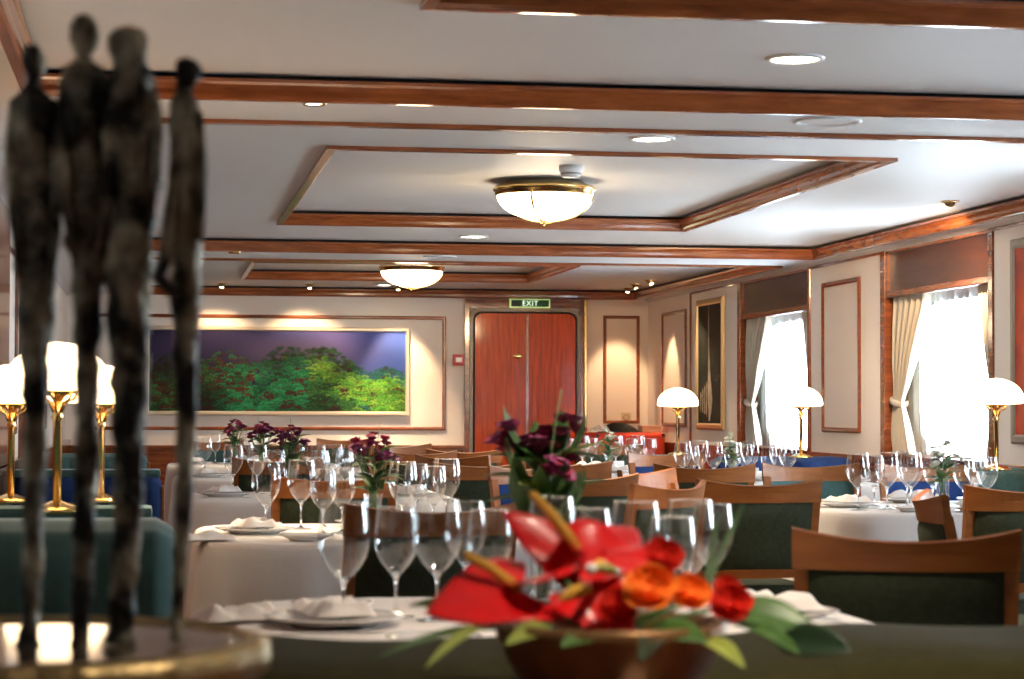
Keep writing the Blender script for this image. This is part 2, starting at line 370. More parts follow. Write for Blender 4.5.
# top trims on pillars
for i in range(0, len(edges), 2):
    if edges[i+1] < YB: mb.box(XR-.012, XR+.01, edges[i]+.06, edges[i+1]-.04, 2.205, 2.223)
mb.box(XR-.012, XR+.01, 17.86, 19.52, 2.205, 2.223); mb.box(XR-.012, XR+.01, 19.50, 19.53, .85, 2.223)
struct(mb.build('trim_%d' % tn, WOOD)); tn += 1
for w0, w1 in wins:
    mb = MB()
    mb.box(XR+.02, XR+.05, w0, w1, 1.93, 2.24)
    mb.mi = 1
    mb.box(XR-.005, XR+.06, w0, w1, 1.905, 1.955, bev=.008); mb.box(XR+.0, XR+.05, w0, w1, 2.20, 2.225, bev=.004)
    mb.box(XR+.0, XR+.04, w0+.0, w0+.05, 1.93, 2.22); mb.box(XR+.0, XR+.04, w1-.05, w1, 1.93, 2.22)
    struct(mb.build('trim_%d' % tn, [VALW, WOOD])); tn += 1
mb = MB()
pan = [(14.63, 15.50), (11.0-.0, 11.86), (7.39, 8.26), (3.77, 4.64), (19.68, 20.64)]
for i, (a, b) in enumerate(pan):
    if i == 1: continue
    rect_frame(mb, (XR, a, 1.0), (0,1,0), (0,0,1), b-a, 1.085, .035, .018, (-1,0,0))
struct(mb.build('trim_%d' % tn, WOOD)); tn += 1
mb = MB()
for i, (a, b) in enumerate(pan):
    if i != 1: mb.box(XR-.003, XR+.01, a+.035, b-.035, 1.035, 2.05)
struct(mb.build('trim_%d' % tn, PANEL)); tn += 1
mb = MB(); mb.box(XR-.015, XR+.01, YF, YB, 0, .8)
struct(mb.build('trim_%d' % tn, WOOD)); tn += 1
# left wall
lw = []
mb = MB(); led = [YF]+[v for q in sorted(lw) for v in q]+[YB]
for i in range(0, len(led), 2): mb.box(XL-.1, XL, led[i], led[i+1], 0, 2.34)
for a, b in lw: mb.box(XL-.1, XL, a, b, 0, .9); mb.box(XL-.1, XL, a, b, 1.85, 2.34)
struct(mb.build('wall_left', WALL))
for i, (a, b) in enumerate(lw):
    mb = MB(); rect_frame(mb, (XL-.02, a-.03, .87), (0,1,0), (0,0,1), b-a+.06, 1.01, .05, .04, (1,0,0)); wo = struct(mb.build('window_%d' % wn, WOOD)); wn += 1
    MB().box(XL-.08, XL-.075, a, b, .9, 1.85).build('glass_pane', THIN, wo)
    mb = MB(); mb.grid(lambda u, v: (XL-.045+.012*math.sin(u*90), a+.01+(b-a-.02)*u, 1.84-.93*v), 120, 4)
    tag(mb.build('sheer_curtain', SHEER, recalc=False), 'white sheer curtain over the window of the left wall', 'curtain', 'sheer curtains')
    ld = bpy.data.lights.new('daylight_portal', 'AREA'); ld.shape = 'RECTANGLE'; ld.size = b-a; ld.size_y = .95; ld.cycles.is_portal = True
    lo = bpy.data.objects.new('daylight_portal', ld); C.objects.link(lo); lo.location = (XL-.11, (a+b)/2, 1.375); lo.rotation_euler = (PI/2, 0, -PI/2)
mb = MB()
for a, b in ((10.3, 12.2), (6.7, 8.6), (3.1, 5.0), (13.9, 15.8)):
    mb.box(XL, XL+.05, a, b, .84, 2.225, bev=.005)
mb.box(XL, XL+.02, YF, YB, 0, .80); mb.box(XL, XL+.05, YF, YB, .80, .86, bev=.005)
rect_frame(mb, (XL, 12.5, 1.0), (0,1,0), (0,0,1), 1.0, 1.085, .035, .018, (1,0,0))
rect_frame(mb, (XL, 16.2, 1.0), (0,1,0), (0,0,1), 1.0, 1.085, .035, .018, (1,0,0))
struct(mb.build('trim_%d' % tn, WOOD)); tn += 1
struct(MB().box(XL, XR+.1, YF-.1, YF, 0, 2.34).build('wall_front', VALW))

# ---------------- curtains
def curtains(i, w0, w1, which, nth):
    x = XR+.075
    def sh(u, v):
        y = w0+.03+(w1-w0-.06)*u; z = 1.93-(1.93-.87)*v
        return (x+.055+.012*math.sin(u*90)+.006*math.sin(u*47+1), y, z)
    mb = MB(); mb.grid(sh, 150, 6)
    tag(mb.build('sheer_curtain', SHEER, recalc=False), 'white sheer curtain glowing over the %s' % which, 'curtain', 'sheer curtains')
    for side in (1, -1):
        def dr(u, v):
            z = 1.93-(1.93-.87)*v; tz = .67
            wd = .40 if v < tz else .30
            k = abs(v-tz)
            wd = (.15+.52*min(1, k/.62)**.8) if v < tz else (.15+.22*min(1, k/.33)**.8)
            y = (w1-.03-wd*u) if side > 0 else (w0+.03+wd*.45*u)
            return (x-.02+(.034 if side > 0 else .015)*math.sin((u+.03*math.sin(v*6))*6*2*PI)*(.45+.55*min(1, k*4)), y, z)
        c = empty('drape', (0, 0, 0), 0, 'cream tied-back drape at the %s side of the %s' % ('far' if side > 0 else 'near', which), 'drape', 'cream drapes')
        mb = MB(); mb.grid(dr, 84, 22); mb.build('curtain_panel', DRAPE, c, recalc=False)
        mb = MB(); yc = (w1-.09) if side > 0 else w0+.055; hw = .085 if side > 0 else .045
        mb.tube([(x-.01+.045*math.cos(t*2*PI/16), yc+hw*math.sin(t*2*PI/16), 1.215+.02*math.sin(t*2*PI/16)*side) for t in range(17)], .014, 8, flat=1.6)
        mb.build('tieback', DRAPE, c)
for i, (w, nm) in enumerate(zip(wins[:3], ('window nearer the door', 'large window at the right', 'window beyond the right edge'))): curtains(i, w[0], w[1], nm, i)
def simple_sheer(w0, w1, nm):
    mb = MB(); mb.grid(lambda u, v: (XR+.13+.012*math.sin(u*90), w0+.03+(w1-w0-.06)*u, 1.93-1.06*v), 120, 4)
    tag(mb.build('sheer_curtain', SHEER, recalc=False), nm, 'curtain', 'sheer curtains')
simple_sheer(*wins[3], 'white sheer curtain over the fourth window from the door')

# ---------------- pictures
def coral_print(parent, W=2.47, H=.785):
    """a printed photograph of a reef: the print's own colours, laid down dab by dab on a fine sheet"""
    import numpy as np
    nx, ny = 494, 158
    rnd = random.Random(21)
    U, V = np.meshgrid(np.linspace(0, 1, nx), np.linspace(0, 1, ny))
    X, Y = U*W, V*H
    def lerp(a, b, t): return a[None, None, :]*(1-t[..., None])+b[None, None, :]*t[..., None]
    c3 = lambda *c: np.array(c, float)
    left, right = c3(.045, .035, .15), c3(.07, .15, .62)
    img = lerp(left, right, np.clip((U-.25)/.75, 0, 1)**1.6)
    img = img*(.5+.5*np.clip((U-.35)/.5, 0, 1))[..., None]*(.35+.65*np.clip((V-.25)/.7, 0, 1))[..., None]
    glow = np.exp(-((U-.76)/.11)**2-((V-1.0)/.35)**2); img += glow[..., None]*c3(.16, .10, .22)
    haze = np.exp(-((U-.62)/.22)**2-((V-.72)/.22)**2); img = img*(1-.55*haze[..., None])+c3(.07, .045, .05)*haze[..., None]*.8
    def contour(u):
        pts = [(0, .70), (.1, .74), (.2, .66), (.3, .80), (.42, .62), (.5, .84), (.6, .80), (.7, .84), (.78, .66), (.86, .52), (.93, .60), (1, .50)]
        for (a, b), (c, d) in zip(pts, pts[1:]):
            if a <= u <= c: return b+(d-b)*(u-a)/(c-a)
        return .5
    dabs = []
    for k in range(1500):
        u = rnd.random(); top = contour(u); v = top*rnd.random()**.8-.03; dabs.append((v, u, top))
    dabs.sort(reverse=True)
    heads = [(rnd.random(), rnd.random()*.75, rnd.uniform(.05, .11)) for _ in range(26)]
    for v, u, top in dabs:
        depth = 1-max(0, min(1, v/max(top, .1)))       # 1 near the foot
        r = (.022+.062*depth*rnd.uniform(.5, 1.1))*(1.2 if u > .5 else 1)
        cx, cy = u*W, v*H
        x0, x1 = int((cx-r*1.4)/W*(nx-1)), int((cx+r*1.4)/W*(nx-1))+2; y0, y1 = int((cy-r)/H*(ny-1)), int((cy+r)/H*(ny-1))+2
        x0, y0 = max(x0, 0), max(y0, 0); x1, y1 = min(x1, nx), min(y1, ny)
        if x1-x0 < 2 or y1-y0 < 2: continue
        dx = (X[y0:y1, x0:x1]-cx)/r; dy = (Y[y0:y1, x0:x1]-cy)/(r*rnd.uniform(.5, .75))
        a = np.arctan2(dy, dx); d = np.hypot(dx, dy); p, q, n1, n2_ = rnd.random()*6, rnd.random()*6, rnd.choice((5, 6, 7)), rnd.choice((11, 13, 17))
        edge = .86+.13*np.sin(a*n1+p)+.08*np.sin(a*n2_+q)
        m = d < edge
        t = d/edge
        bright = .25+.75*t**1.5*(.70+.30*np.sin(a*n2_+q+3*t))+.25*(dy > 0)*t*t
        bright = np.where(t > .90, bright*.35, bright)
        lump = max([0]+[math.exp(-((u-hu)/hr)**2-((v-hv)/(hr*2.2))**2) for hu, hv, hr in heads])
        bright = bright*(.14+1.05*lump)
        if rnd.random() < (.42 if u < .4 else (.16 if u < .6 else .07)): col = c3(.16, .05, .03)*rnd.uniform(.5, 1)
        elif u+.35*v+rnd.uniform(-.06, .06) > .80 and v < top-.16+rnd.uniform(-.05, .05): col = c3(.15, .55, .05)*rnd.uniform(.6, 1.15)+c3(.22, .12, .02)*rnd.random()**2
        elif u > .8: col = c3(.03, .22, .18)*rnd.uniform(.6, 1.1)
        elif .26 < u < .62: col = c3(.025, .34, .13)*rnd.uniform(.5, 1.2)
        else: col = c3(.07, .30, .07)*rnd.uniform(.3, 1.05)
        fade = .5+.5*min(1, depth*2)
        shade_ = img[y0:y1, x0:x1]
        leafc = col[None, None, :]*bright[..., None]*(1.0 if u > .3 else .8)
        leafc = leafc*fade+shade_*(1-fade)*.8
        img[y0:y1, x0:x1] = np.where(m[..., None], leafc, shade_)
    img = np.clip(img*.78, 0, 1)
    vs = [(float(x), -.026, float(z)) for z in np.linspace(0, H, ny) for x in np.linspace(0, W, nx)]
    fs = [(j*nx+i, j*nx+i+1, (j+1)*nx+i+1, (j+1)*nx+i) for j in range(ny-1) for i in range(nx-1)]
    n0 = len(vs); vs += [(0, -.012, 0), (W, -.012, 0), (W, -.012, H), (0, -.012, H)]
    cs = [0, nx-1, ny*nx-1, (ny-1)*nx]
    for k in range(4): fs.append((cs[k], n0+k, n0+(k+1) % 4, cs[(k+1) % 4]))
    fs.append((n0+3, n0+2, n0+1, n0))
    me = bpy.data.meshes.new('print'); me.from_pydata(vs, [], fs)
    ca = me.color_attributes.new('print_colour', 'FLOAT_COLOR', 'POINT')
    flat = np.ones((len(vs), 4)); flat[:nx*ny, :3] = img.reshape(-1, 3); ca.data.foreach_set('color', flat.ravel())
    m = bpy.data.materials.new('reef_print'); m.use_nodes = True; b = m.node_tree.nodes['Principled BSDF']
    at_ = m.node_tree.nodes.new('ShaderNodeVertexColor'); at_.layer_name = 'print_colour'; m.node_tree.links.new(at_.outputs[0], b.inputs['Base Color'])
    b.inputs['Roughness'].default_value = .5; b.inputs['Specular IOR Level'].default_value = .25
    me.materials.append(m); o = bpy.data.objects.new('print', me); C.objects.link(o); o.parent = parent
pc = empty('coral_picture', (-.06, YB, 1.125), 0, 'wide framed picture of green coral under violet water', 'picture')
coral_print(pc)
mb = MB(); rect_frame(mb, (-.035, -.005, -.035), (1,0,0), (0,0,1), 2.54, .855, .042, .04, (0,-1,0)); mb.build('frame', SILVERG, pc)
pp = empty('narrow_picture', (XR, 18.33, 1.03), 0, 'tall narrow dark picture with a pale plume in a gold frame', 'picture')
MB().box(-.02, -.005, 0, .85, 0, 1.06).build('print', mat('dark_print', (.022, .034, .03), .5, spec=.1, col2=(.008, .012, .012), vscale=5), pp)
mb = MB(); rect_frame(mb, (-.004, -.04, -.045), (0,1,0), (0,0,1), .93, 1.15, .055, .03, (-1,0,0)); mb.build('frame', GOLDM, pp)
mb = MB(); pts = [(.46, 1.04, .006), (.45, .6, .012), (.44, .5, .03), (.42, .35, .06), (.40, .2, .075), (.41, .1, .05), (.43, .03, .015)]
mb.prism([(-.024, y-w, z) for y, z, w in pts]+[(-.024, y+w, z) for y, z, w in reversed(pts)], Vector((.003, 0, 0)))
for q in range(4):
    y0 = .50+q*.07; mb.prism([(-.024, y0, .35-q*.03), (-.024, y0+.035, .38-q*.03), (-.024, y0+.05, .1), (-.024, y0+.02, .06+q*.03)], Vector((.003, 0, 0)))
mb.build('plume_motif', mat('pale_plume', (.5, .47, .38), .4, var=.6, vscale=14), pp)
op = empty('orange_picture', (XR, 10.95, 1.02), 0, 'glowing orange framed picture at the right edge', 'picture')
MB().box(-.02, -.005, 0, .88, 0, 1.06).build('print', ORANGEART, op)
mb = MB(); rect_frame(mb, (-.004, -.04, -.05), (0,1,0), (0,0,1), .96, 1.16, .055, .03, (-1,0,0)); mb.build('frame', mat('brushed_frame', (.35, .3, .26), .35, metal=.5), op)

# ---------------- ceiling fittings
def bowl(x, y, label):
    t = empty('ceiling_light', (x, y, T2Z), 0, label, 'ceiling light', 'brass-banded bowl ceiling lights')
    R = .262
    prof = [(R*math.cos(a*PI/2/12), -.075-.14*math.sin(a*PI/2/12)) for a in range(13)]; prof[-1] = (0, -.215)
    MB().lathe(prof, seg=40).build('glass_bowl', BOWL, t)
    MB().lathe([(0, 0), (.2, 0), (.24, -.02), (.268, -.03), (.285, -.045), (.280, -.055), (.270, -.060), (.270, -.082), (.262, -.084), (.262, -.05), (0, -.04)], seg=40).build('brass_rim', BRASS, t)
    for k in range(3):
        a0 = 4.276+k*2*PI/3
        mb = MB(); mb.tube([((R+.010)*math.cos(a*PI/2/10)*math.cos(a0), (R+.010)*math.cos(a*PI/2/10)*math.sin(a0), -.075-.150*math.sin(a*PI/2/10)) for a in range(11)], .0075, 6); mb.build('brass_strap', BRASS, t)
    MB().lathe([(0, -.205), (.018, -.215), (.02, -.222), (.008, -.23), (.007, -.24), (0, -.248)], seg=12).build('finial', BRASS, t)
    l = bpy.data.lights.new('bowl_glow', 'POINT'); l.energy = 8; l.color = (1, .78, .5); l.shadow_soft_size = .15
    lo = bpy.data.objects.new('bowl_glow', l); C.objects.link(lo); lo.location = (x, y, T2Z-.5)
bowl(2.10, 11.85, 'large glowing glass bowl ceiling light with brass straps, nearest')
bowl(2.15, 18.6, 'smaller-looking bowl ceiling light in the coffer before the door')
sd = onz(571, 166, T2Z)
t = empty('smoke_detector', (sd.x, sd.y, T2Z), 0, 'white round smoke detector beside the bowl ceiling light', 'smoke detector')
MB().lathe([(0, 0), (.062, 0), (.062, -.03), (.05, -.035), (.05, -.05), (.042, -.058), (0, -.06)], seg=24).build('housing', PLAST, t); MB().lathe([(.051, -.036), (.056, -.040), (.051, -.046)], seg=24).build('vent_ring', mat('grey_plastic', (.3, .3, .3), .5), t)
def downlight(px, py, z, wpx, label, on=1, metal=PLAST, power=13):
    p = onz(px, py, z); s = F/(Vector((p.x, p.y, z-EYE)).dot(fw)); r = wpx/s/2
    t = empty('downlight', (p.x, p.y, z), 0, label, 'downlight', 'recessed ceiling downlights')
    MB().lathe([(r*1.12, 0), (r*1.1, -.006), (r*.95, -.010), (r*.88, -.004)], seg=32).build('trim_ring', metal, t)
    MB().lathe([(r*.9, -.004), (0, -.0045)], seg=32).build('lens', DOWN if on else PLAST, t)
    if on:
        l = bpy.data.lights.new('downlight_beam', 'SPOT'); l.energy = power*11; l.color = (1, .80, .55); l.spot_size = math.radians(84); l.spot_blend = 1; l.shadow_soft_size = .06
        lo = bpy.data.objects.new('downlight_beam', l); C.objects.link(lo); lo.location = (p.x, p.y, z-.02)
downlight(795, 58, T1Z, 54, 'bright round downlight in the nearest ceiling bay')
downlight(652, 138, T1Z, 42, 'bright downlight touching the thin wooden ceiling trim')
downlight(314, 102.5, SOF, 22, 'small brass-ringed downlight on the beam at upper left', metal=BRASS)
downlight(473, 236, T1Z, 28, 'bright downlight beyond the large coffered frame')
downlight(384, 284.5, T1Z, 18, 'small bright downlight over the coral picture')
downlight(234, 252, SOF, 12, 'tiny brass downlight on the far beam above the coral picture', metal=BRASS, power=3)
p = onz(828, 120.5, SOF)
t = empty('ceiling_speaker', (p.x, p.y, SOF), 0, 'large round flush white speaker grille on the beam', 'speaker')
MB().lathe([(.125, 0), (.13, -.006), (.118, -.010), (.108, -.003)], seg=36).build('ring', PLAST, t); MB().lathe([(.11, -.003), (0, -.0035)], seg=36).build('grille', CEIL, t)
p = onz(935, 262-0, SOF) if False else onz(440, 256.5, SOF)
t = empty('ceiling_speaker', (p.x, p.y, SOF), 0, 'small flush round speaker grille on the far beam', 'speaker')
MB().lathe([(.12, 0), (.125, -.006), (.113, -.010), (.1, -.003)], seg=30).build('ring', PLAST, t); MB().lathe([(.105, -.003), (0, -.0035)], seg=30).build('grille', CEIL, t)
def eyeball(px, py, z, aim, label, power=14, on=True, ang=52):
    p = onz(px, py, z)
    t = empty('spotlight', (p.x, p.y, z), 0, label, 'spotlight', 'swivelling brass ceiling spotlights')
    MB().lathe([(.052, 0), (.05, -.006), (.036, -.008), (.034, 0)], seg=20).build('ring', BRASS, t)
    MB().lathe([(.032*math.cos(a*PI/12), -.032*math.sin(a*PI/12)-.006) for a in range(0, 7)], seg=16).build('swivel_head', mat('dark_brass', (.35, .25, .12), .3, metal=.9), t)
    d = (Vector(aim)-Vector((p.x, p.y, z))).normalized()
    MB().lathe([(.018, .0), (0, .001)], seg=14, M=Matrix.Translation(d*.036+Vector((0, 0, -.008))) @ d.to_track_quat('Z', 'Y').to_matrix().to_4x4()).build('lamp_face', SPOTE if on else BLACK, t, recalc=False)
    if on:
        l = bpy.data.lights.new('spot_beam', 'SPOT'); l.energy = power*11; l.color = (1, .66, .36); l.spot_size = math.radians(ang); l.spot_blend = .6; l.shadow_soft_size = .03
        lo = bpy.data.objects.new('spot_beam', l); C.objects.link(lo); lo.location = Vector((p.x, p.y, z-.03))+d*.05; lo.rotation_euler = d.to_track_quat('-Z', 'Y').to_euler()
eyeball(222, 283, T1Z, (.55, YB, 1.3), 'leftmost brass spotlight over the coral picture', 2, True, 100)
eyeball(310, 284, T1Z, (1.4, YB, 1.3), 'middle brass spotlight over the coral picture', 2.5, True, 100)
eyeball(398, 285.5, T1Z, (2.35, YB, 1.3), 'rightmost brass spotlight over the coral picture', 5, True, 60)
eyeball(950, 201, T1Z, (XR, 14.9, 1.1), 'brass spotlight near the cornice at the right', 14, True, 70)
eyeball(628, 288, T1Z, (4.5, YB, 1.2), 'brass spotlight in the back corner, farthest of three', 3)
eyeball(635, 284, T1Z, (XR, 20.3, 1.1), 'brass spotlight in the back corner, middle of three', 4)
eyeball(650, 280, T1Z, (XR, 18.8, 1.2), 'brass spotlight in the back corner, nearest of three', 6)

for k, (x, y) in enumerate(((2.6, .3), (1.0, 2.0), (1.05, 4.1), (3.6, 2.6), (3.9, 5.6), (4.1, 9.6), (4.1, 13.4), (.0, 9.6), (.1, 13.4))):  # unseen downlights added as fill to brighten the near end of the room
    z = SOF if y < .9 else T2Z if x in (1.0, 1.05) else T1Z
    t = empty('downlight', (x, y, z), 0, '%s fill downlight added out of view' % ('first', 'second', 'third', 'fourth', 'fifth', 'sixth', 'seventh', 'eighth', 'ninth', 'tenth', 'eleventh')[k], 'downlight', 'recessed ceiling downlights')
    if 9 < y and x > 1 or 9 < y: bpy.data.objects.remove(t); continue
    MB().lathe([(.1, 0), (.098, -.006), (.085, -.010), (.078, -.004)], seg=32).build('trim_ring', PLAST, t)
    MB().lathe([(.08, -.004), (0, -.0045)], seg=32).build('lens', DOWN, t)
    l = bpy.data.lights.new('downlight_beam', 'SPOT'); l.energy = 110 if x == 1.0 else 60; l.color = (1, .84, .66); l.spot_size = math.radians(90); l.spot_blend = 1; l.shadow_soft_size = .07
    lo = bpy.data.objects.new('downlight_beam', l); C.objects.link(lo); lo.location = (x, y, z-.02)
# ---------------- table lamps
def lamp_proto():
    t = empty('table_lamp', (0, 0, 0))
    MB().lathe([(0, 0), (.075, 0), (.078, .008), (.06, .018), (.03, .026), (.012, .034), (0, .034)], seg=28).build('base', BRASS, t)
    MB().lathe([(0, .03), (.0125, .03), (.0125, .26), (.018, .27), (.012, .285), (.012, .34), (0, .34)], seg=14).build('pole', BRASS, t)
    mb = MB()
    for k in range(6):
        a = k*PI/3+.3
        mb.tube([(.012*math.cos(a), .012*math.sin(a), .285), (.022*math.cos(a), .022*math.sin(a), .312), (.045*math.cos(a), .045*math.sin(a), .322), (.055*math.cos(a), .055*math.sin(a), .340)], .004, 6)
    mb.build('scroll_bracket', BRASS, t)
    MB().lathe([(.012, .315), (.022, .33), (.06, .343), (.06, .347), (0, .347)], seg=24).build('shade_holder', BRASS, t)
    R = .148
    pr = [(.0, .349), (.06, .347), (.13, .35), (.146, .357), (.148, .366)]+[(R*math.cos(a*PI/2/10), .366+.118*math.sin(a*PI/2/10)) for a in range(1, 10)]+[(0, .484)]
    MB().lathe(pr, seg=36).build('shade', SHADE, t)
    return t
lamp = lamp_proto(); first = True
for loc, lab in [((at(678, 140)+Vector((0, 0, .832))), 'brass mushroom lamp with opal shade before the red cloth'),
                 ((at(801, 148)+Vector((0, 0, .835))), 'brass mushroom lamp with opal shade between the two windows'),
                 ((at(996, 190)+Vector((0, 0, .845))), 'brass mushroom lamp glowing at the right edge of the large window'),
                 ((at(58, 352)+Vector((0, 0, .862))), 'large brass lamp behind the bronze figures, second from the left'),
                 ((at(12, 286)+Vector((0, 0, .827))), 'brass lamp at the left edge partly behind the first bronze figure'),
                 ((at(102, 284)+Vector((0, 0, .827))), 'brass lamp seen between the second and third bronze figures')]:
    o = lamp if first else copy_tree(lamp); first = False
    o.location = loc; tag(o, lab, 'lamp', 'opal mushroom table lamps')
    if not lab.startswith('brass mushroom lamp with opal shade before'): pass

# ---------------- banquettes
def banquette(x0, x1, y, ztop, m_front, m_top, label, thick=.30, n=8, seat=True, seatmat=None, grp='channel-tufted booth benches', seatdir=-1, ends=True):
    """bench whose backrest faces the camera at y; seatdir -1 puts a seat on the camera side, +1 behind"""
    t = empty('banquette', ((x0+x1)/2, y+thick/2, 0), 0, label, 'bench', grp)
    w = (x1-x0)/2; h = thick/2
    def ring(u, v):      # closed loop profile swept along x with channels
        x = -w+2*w*u; fl = abs(math.sin(u*n*PI))**.6
        P = [(-h, .30), (-h-.012, .5), (-h-.015, ztop-.10), (-h+.02, ztop-.03), (-h+.08, ztop), (h-.08, ztop), (h-.02, ztop-.03), (h, ztop-.1), (h, .30)]
        k = v*(len(P)-1); i = min(int(k), len(P)-2); f = k-i
        yy = P[i][0]*(1-f)+P[i+1][0]*f; zz = P[i][1]*(1-f)+P[i+1][1]*f
        endf = min(1, min(u, 1-u)*14); endf = endf**.5
        return (x, yy*(.75+.25*endf)-(.018*fl if yy < 0 else -.018*fl)*(1 if zz < ztop-.01 else 0), zz-(1-endf)*.05*max(0, (zz-.3)/(ztop-.3)))
    mb = MB(); mb.grid(ring, n*10, 24)
    mb.build('tufted_back', m_front, t)
    if m_top is not m_front:
        MB().box(-w+.01, w-.005, -h+.03, h-.03, ztop-.02, ztop+.022, bev=.018).build('top_pad', m_top, t)
    MB().box(-w+.01, w-.01, -h+.02, h-.02, .0, .32).build('plinth', LEDGEW, t)
    if ends: MB().box(w-.002, w+.016, -h+.02, h-.01, 0, ztop-.07, bev=.008).build('end_panel', CHW, t)
    if seat:
        ya, yb = (-h-.46, -h-.012) if seatdir < 0 else (h+.012, h+.46)
        MB().box(-w+.02, w-.02, ya, yb, .30, .46, bev=.04).build('seat_cushion', seatmat or m_front, t)
        MB().box(-w+.03, w-.03, ya+.03, yb, 0, .30).build('seat_box', LEDGEW, t)
    return t
def blen(px0, px1, s): return at(px0, s), at(px1, s)
banquette(XL+.06, .065, 5.95, .855, GREEN_T := mat('sea_green_upholstery', (.028, .085, .075), .8, bump=.12, bscale=250, sheen=.25), GREEN_T, 'dark teal channel-tufted booth back behind the bronze figures', n=7, thick=.36, seatdir=1)
banquette(XL+.06, .04, 12.2, .80, BLUE, TEAL, 'blue booth bench with teal top beyond the lamps on the left', n=7)
banquette(XL+.06, .0, 7.55, .80, BLUE, TEAL, 'blue booth bench between the near and far left booths', n=7, seatdir=1)
banquette(XL+.06, -.05, 17.5, .80, TEAL, TEAL, 'farthest teal booth bench on the left wall', n=6)
banquette(3.80, 4.74, 14.45, .835, BLUE, BLUE, 'blue channel-tufted booth bench under the windows', n=9, thick=.5)
banquette(4.18, 4.74, 11.25, .845, TEAL, TEAL, 'teal booth bench at the right edge below the orange picture', n=5, thick=.5)
banquette(3.34, 3.74, 15.45, .832, TEAL, TEAL, 'short teal bench back carrying a lamp before the red cloth', n=3, seat=False, thick=.26)

# foreground bench back with padded olive top and dark ledge
t = empty('near_bench', (0.9, 3.12, 0), 0, 'olive padded bench back across the bottom edge', 'bench')
mb = MB()
def olive(u, v):
    P = [(-.26, .70), (-.265, .775), (-.235, .805), (-.15, .82), (.15, .822), (.235, .81), (.262, .78), (.26, .70)]
    k = v*(len(P)-1); i = min(int(k), len(P)-2); f = k-i
    x = -1.2+2.6*u
    return (x, P[i][0]*(1-f)+P[i+1][0]*f, P[i][1]*(1-f)+P[i+1][1]*f+(.008*math.sin(x*5)+.005*math.sin(x*13))*(1 if 0 < v < 1 else 0))
mb.grid(olive, 80, 21); mb.build('padded_top', OLIVE, t)
MB().box(-1.2, 1.4, -.25, .25, 0, .72).build('bench_back', LEDGEW, t)
t = empty('ledge', (.5, 2.3, 0), 0, 'dark polished wooden ledge in front of the olive bench back', 'ledge')
MB().box(-1.0, 1.8, -.42, .545, .74, .775, bev=.008).build('ledge_top', LEDGEW, t)
MB().box(-.95, 1.75, -.36, .50, 0, .74).build('cabinet', LEDGEW, t)

# ---------------- bronze sculpture
sc = empty('sculpture', (-.15, 2.50, .775), 0, 'bronze sculpture of four elongated standing figures on a round base', 'sculpture')
R0 = .265
MB().lathe([(0, 0), (.15, 0), (.16, .015), (.13, .035), (.15, .06), (.21, .085), (.25, .10), (R0, .113), (R0, .119), (R0-.002, .123), (R0-.006, .1251), (R0-.012, .1252), (R0-.02, .1252), (.1, .1252), (.0, .1252)], seg=64).build('base', BRONZE2, sc)
mb = MB(); mb.lathe([(R0+.002, .088), (R0+.016, .10), (R0+.014, .124), (R0-.004, .131), (R0-.012, .124), (R0-.008, .112)], seg=72, rfun=lambda a: 1+.012*math.sin(a*19)+.008*math.sin(a*31))
mb.build('gilded_edge', RIMG, sc)
def figure(spine, head, seedv, extra=()):
    """spine: (px,py,halfwidth px left,right); one continuous surface of elliptical rings"""
    s = 915.; mb = MB(); rings = []
    rows = []
    for i in range(len(spine)-1):
        a, b = spine[i], spine[i+1]; n = max(2, int(abs(b[1]-a[1])/7))
        for k in range(n):
            f = k/n; rows.append([a[j]*(1-f)+b[j]*f for j in range(3)])
    rows.append(list(spine[-1]))
    for j, (px, py, w) in enumerate(rows):
        c = at3(px, py, s)-sc.location; r = w/s
        ring = []
        for k in range(18):
            a = 2*PI*k/18; d = Vector((math.cos(a), math.sin(a), 0))
            nn = noise.noise(Vector((math.cos(a)*1.3+seedv, math.sin(a)*1.3, py*.035)))*.38+noise.noise(Vector((math.cos(a)*3+seedv, math.sin(a)*3, py*.11)))*.16
            ring.append(mb.b.verts.new(c+Vector((d.x*r*(1+nn), d.y*r*.8*(1+nn), 0))))
        rings.append(ring)
    for A, B in zip(rings, rings[1:]):
        for k in range(18): mb.face([A[k], A[(k+1)%18], B[(k+1)%18], B[k]], True)
    mb.face(rings[0]); mb.face(rings[-1][::-1])
    for pts, rad in extra:
        mb.tube([at3(x, y, s+dz)-sc.location for x, y, dz in pts], [q/s for q in rad], 10)
    mb.build('figure', BRONZE, sc)
figure([(33, 44, 2), (33, 47, 8), (34, 56, 11), (34, 68, 10), (33, 80, 6), (32, 88, 9), (33, 97, 20), (34, 112, 25), (34, 150, 23), (36, 200, 22), (38, 260, 21), (36, 300, 18), (35, 360, 14), (35, 430, 12), (34, 500, 11), (33, 560, 10), (31, 610, 9), (29, 640, 10), (29, 650, 15)], 0, 1.1,
       [([(14, 100, 0), (10, 150, 5), (13, 220, 8), (22, 290, 5)], [5, 6, 5, 4]), ([(52, 100, 0), (57, 160, 5), (56, 230, 8), (48, 300, 5)], [5, 6, 5, 4])])
figure([(84, 14, 2), (84, 17, 9), (84, 26, 14), (84, 38, 14.5), (84, 50, 10), (83, 57, 6.5), (83, 62, 11), (84, 69, 21), (84, 85, 24), (84, 130, 21), (87, 180, 19), (88, 230, 20), (88, 290, 16), (87, 350, 12), (87, 420, 11), (86, 490, 11), (83, 560, 11), (80, 620, 9), (79, 642, 10), (79, 652, 15)], 0, 5.7,
       [([(64, 78, 0), (61, 130, 6), (66, 210, 10), (76, 260, 5)], [5, 6, 5, 4]), ([(104, 78, 0), (109, 130, 6), (106, 200, 10), (98, 250, 5)], [5, 6, 5, 4])])
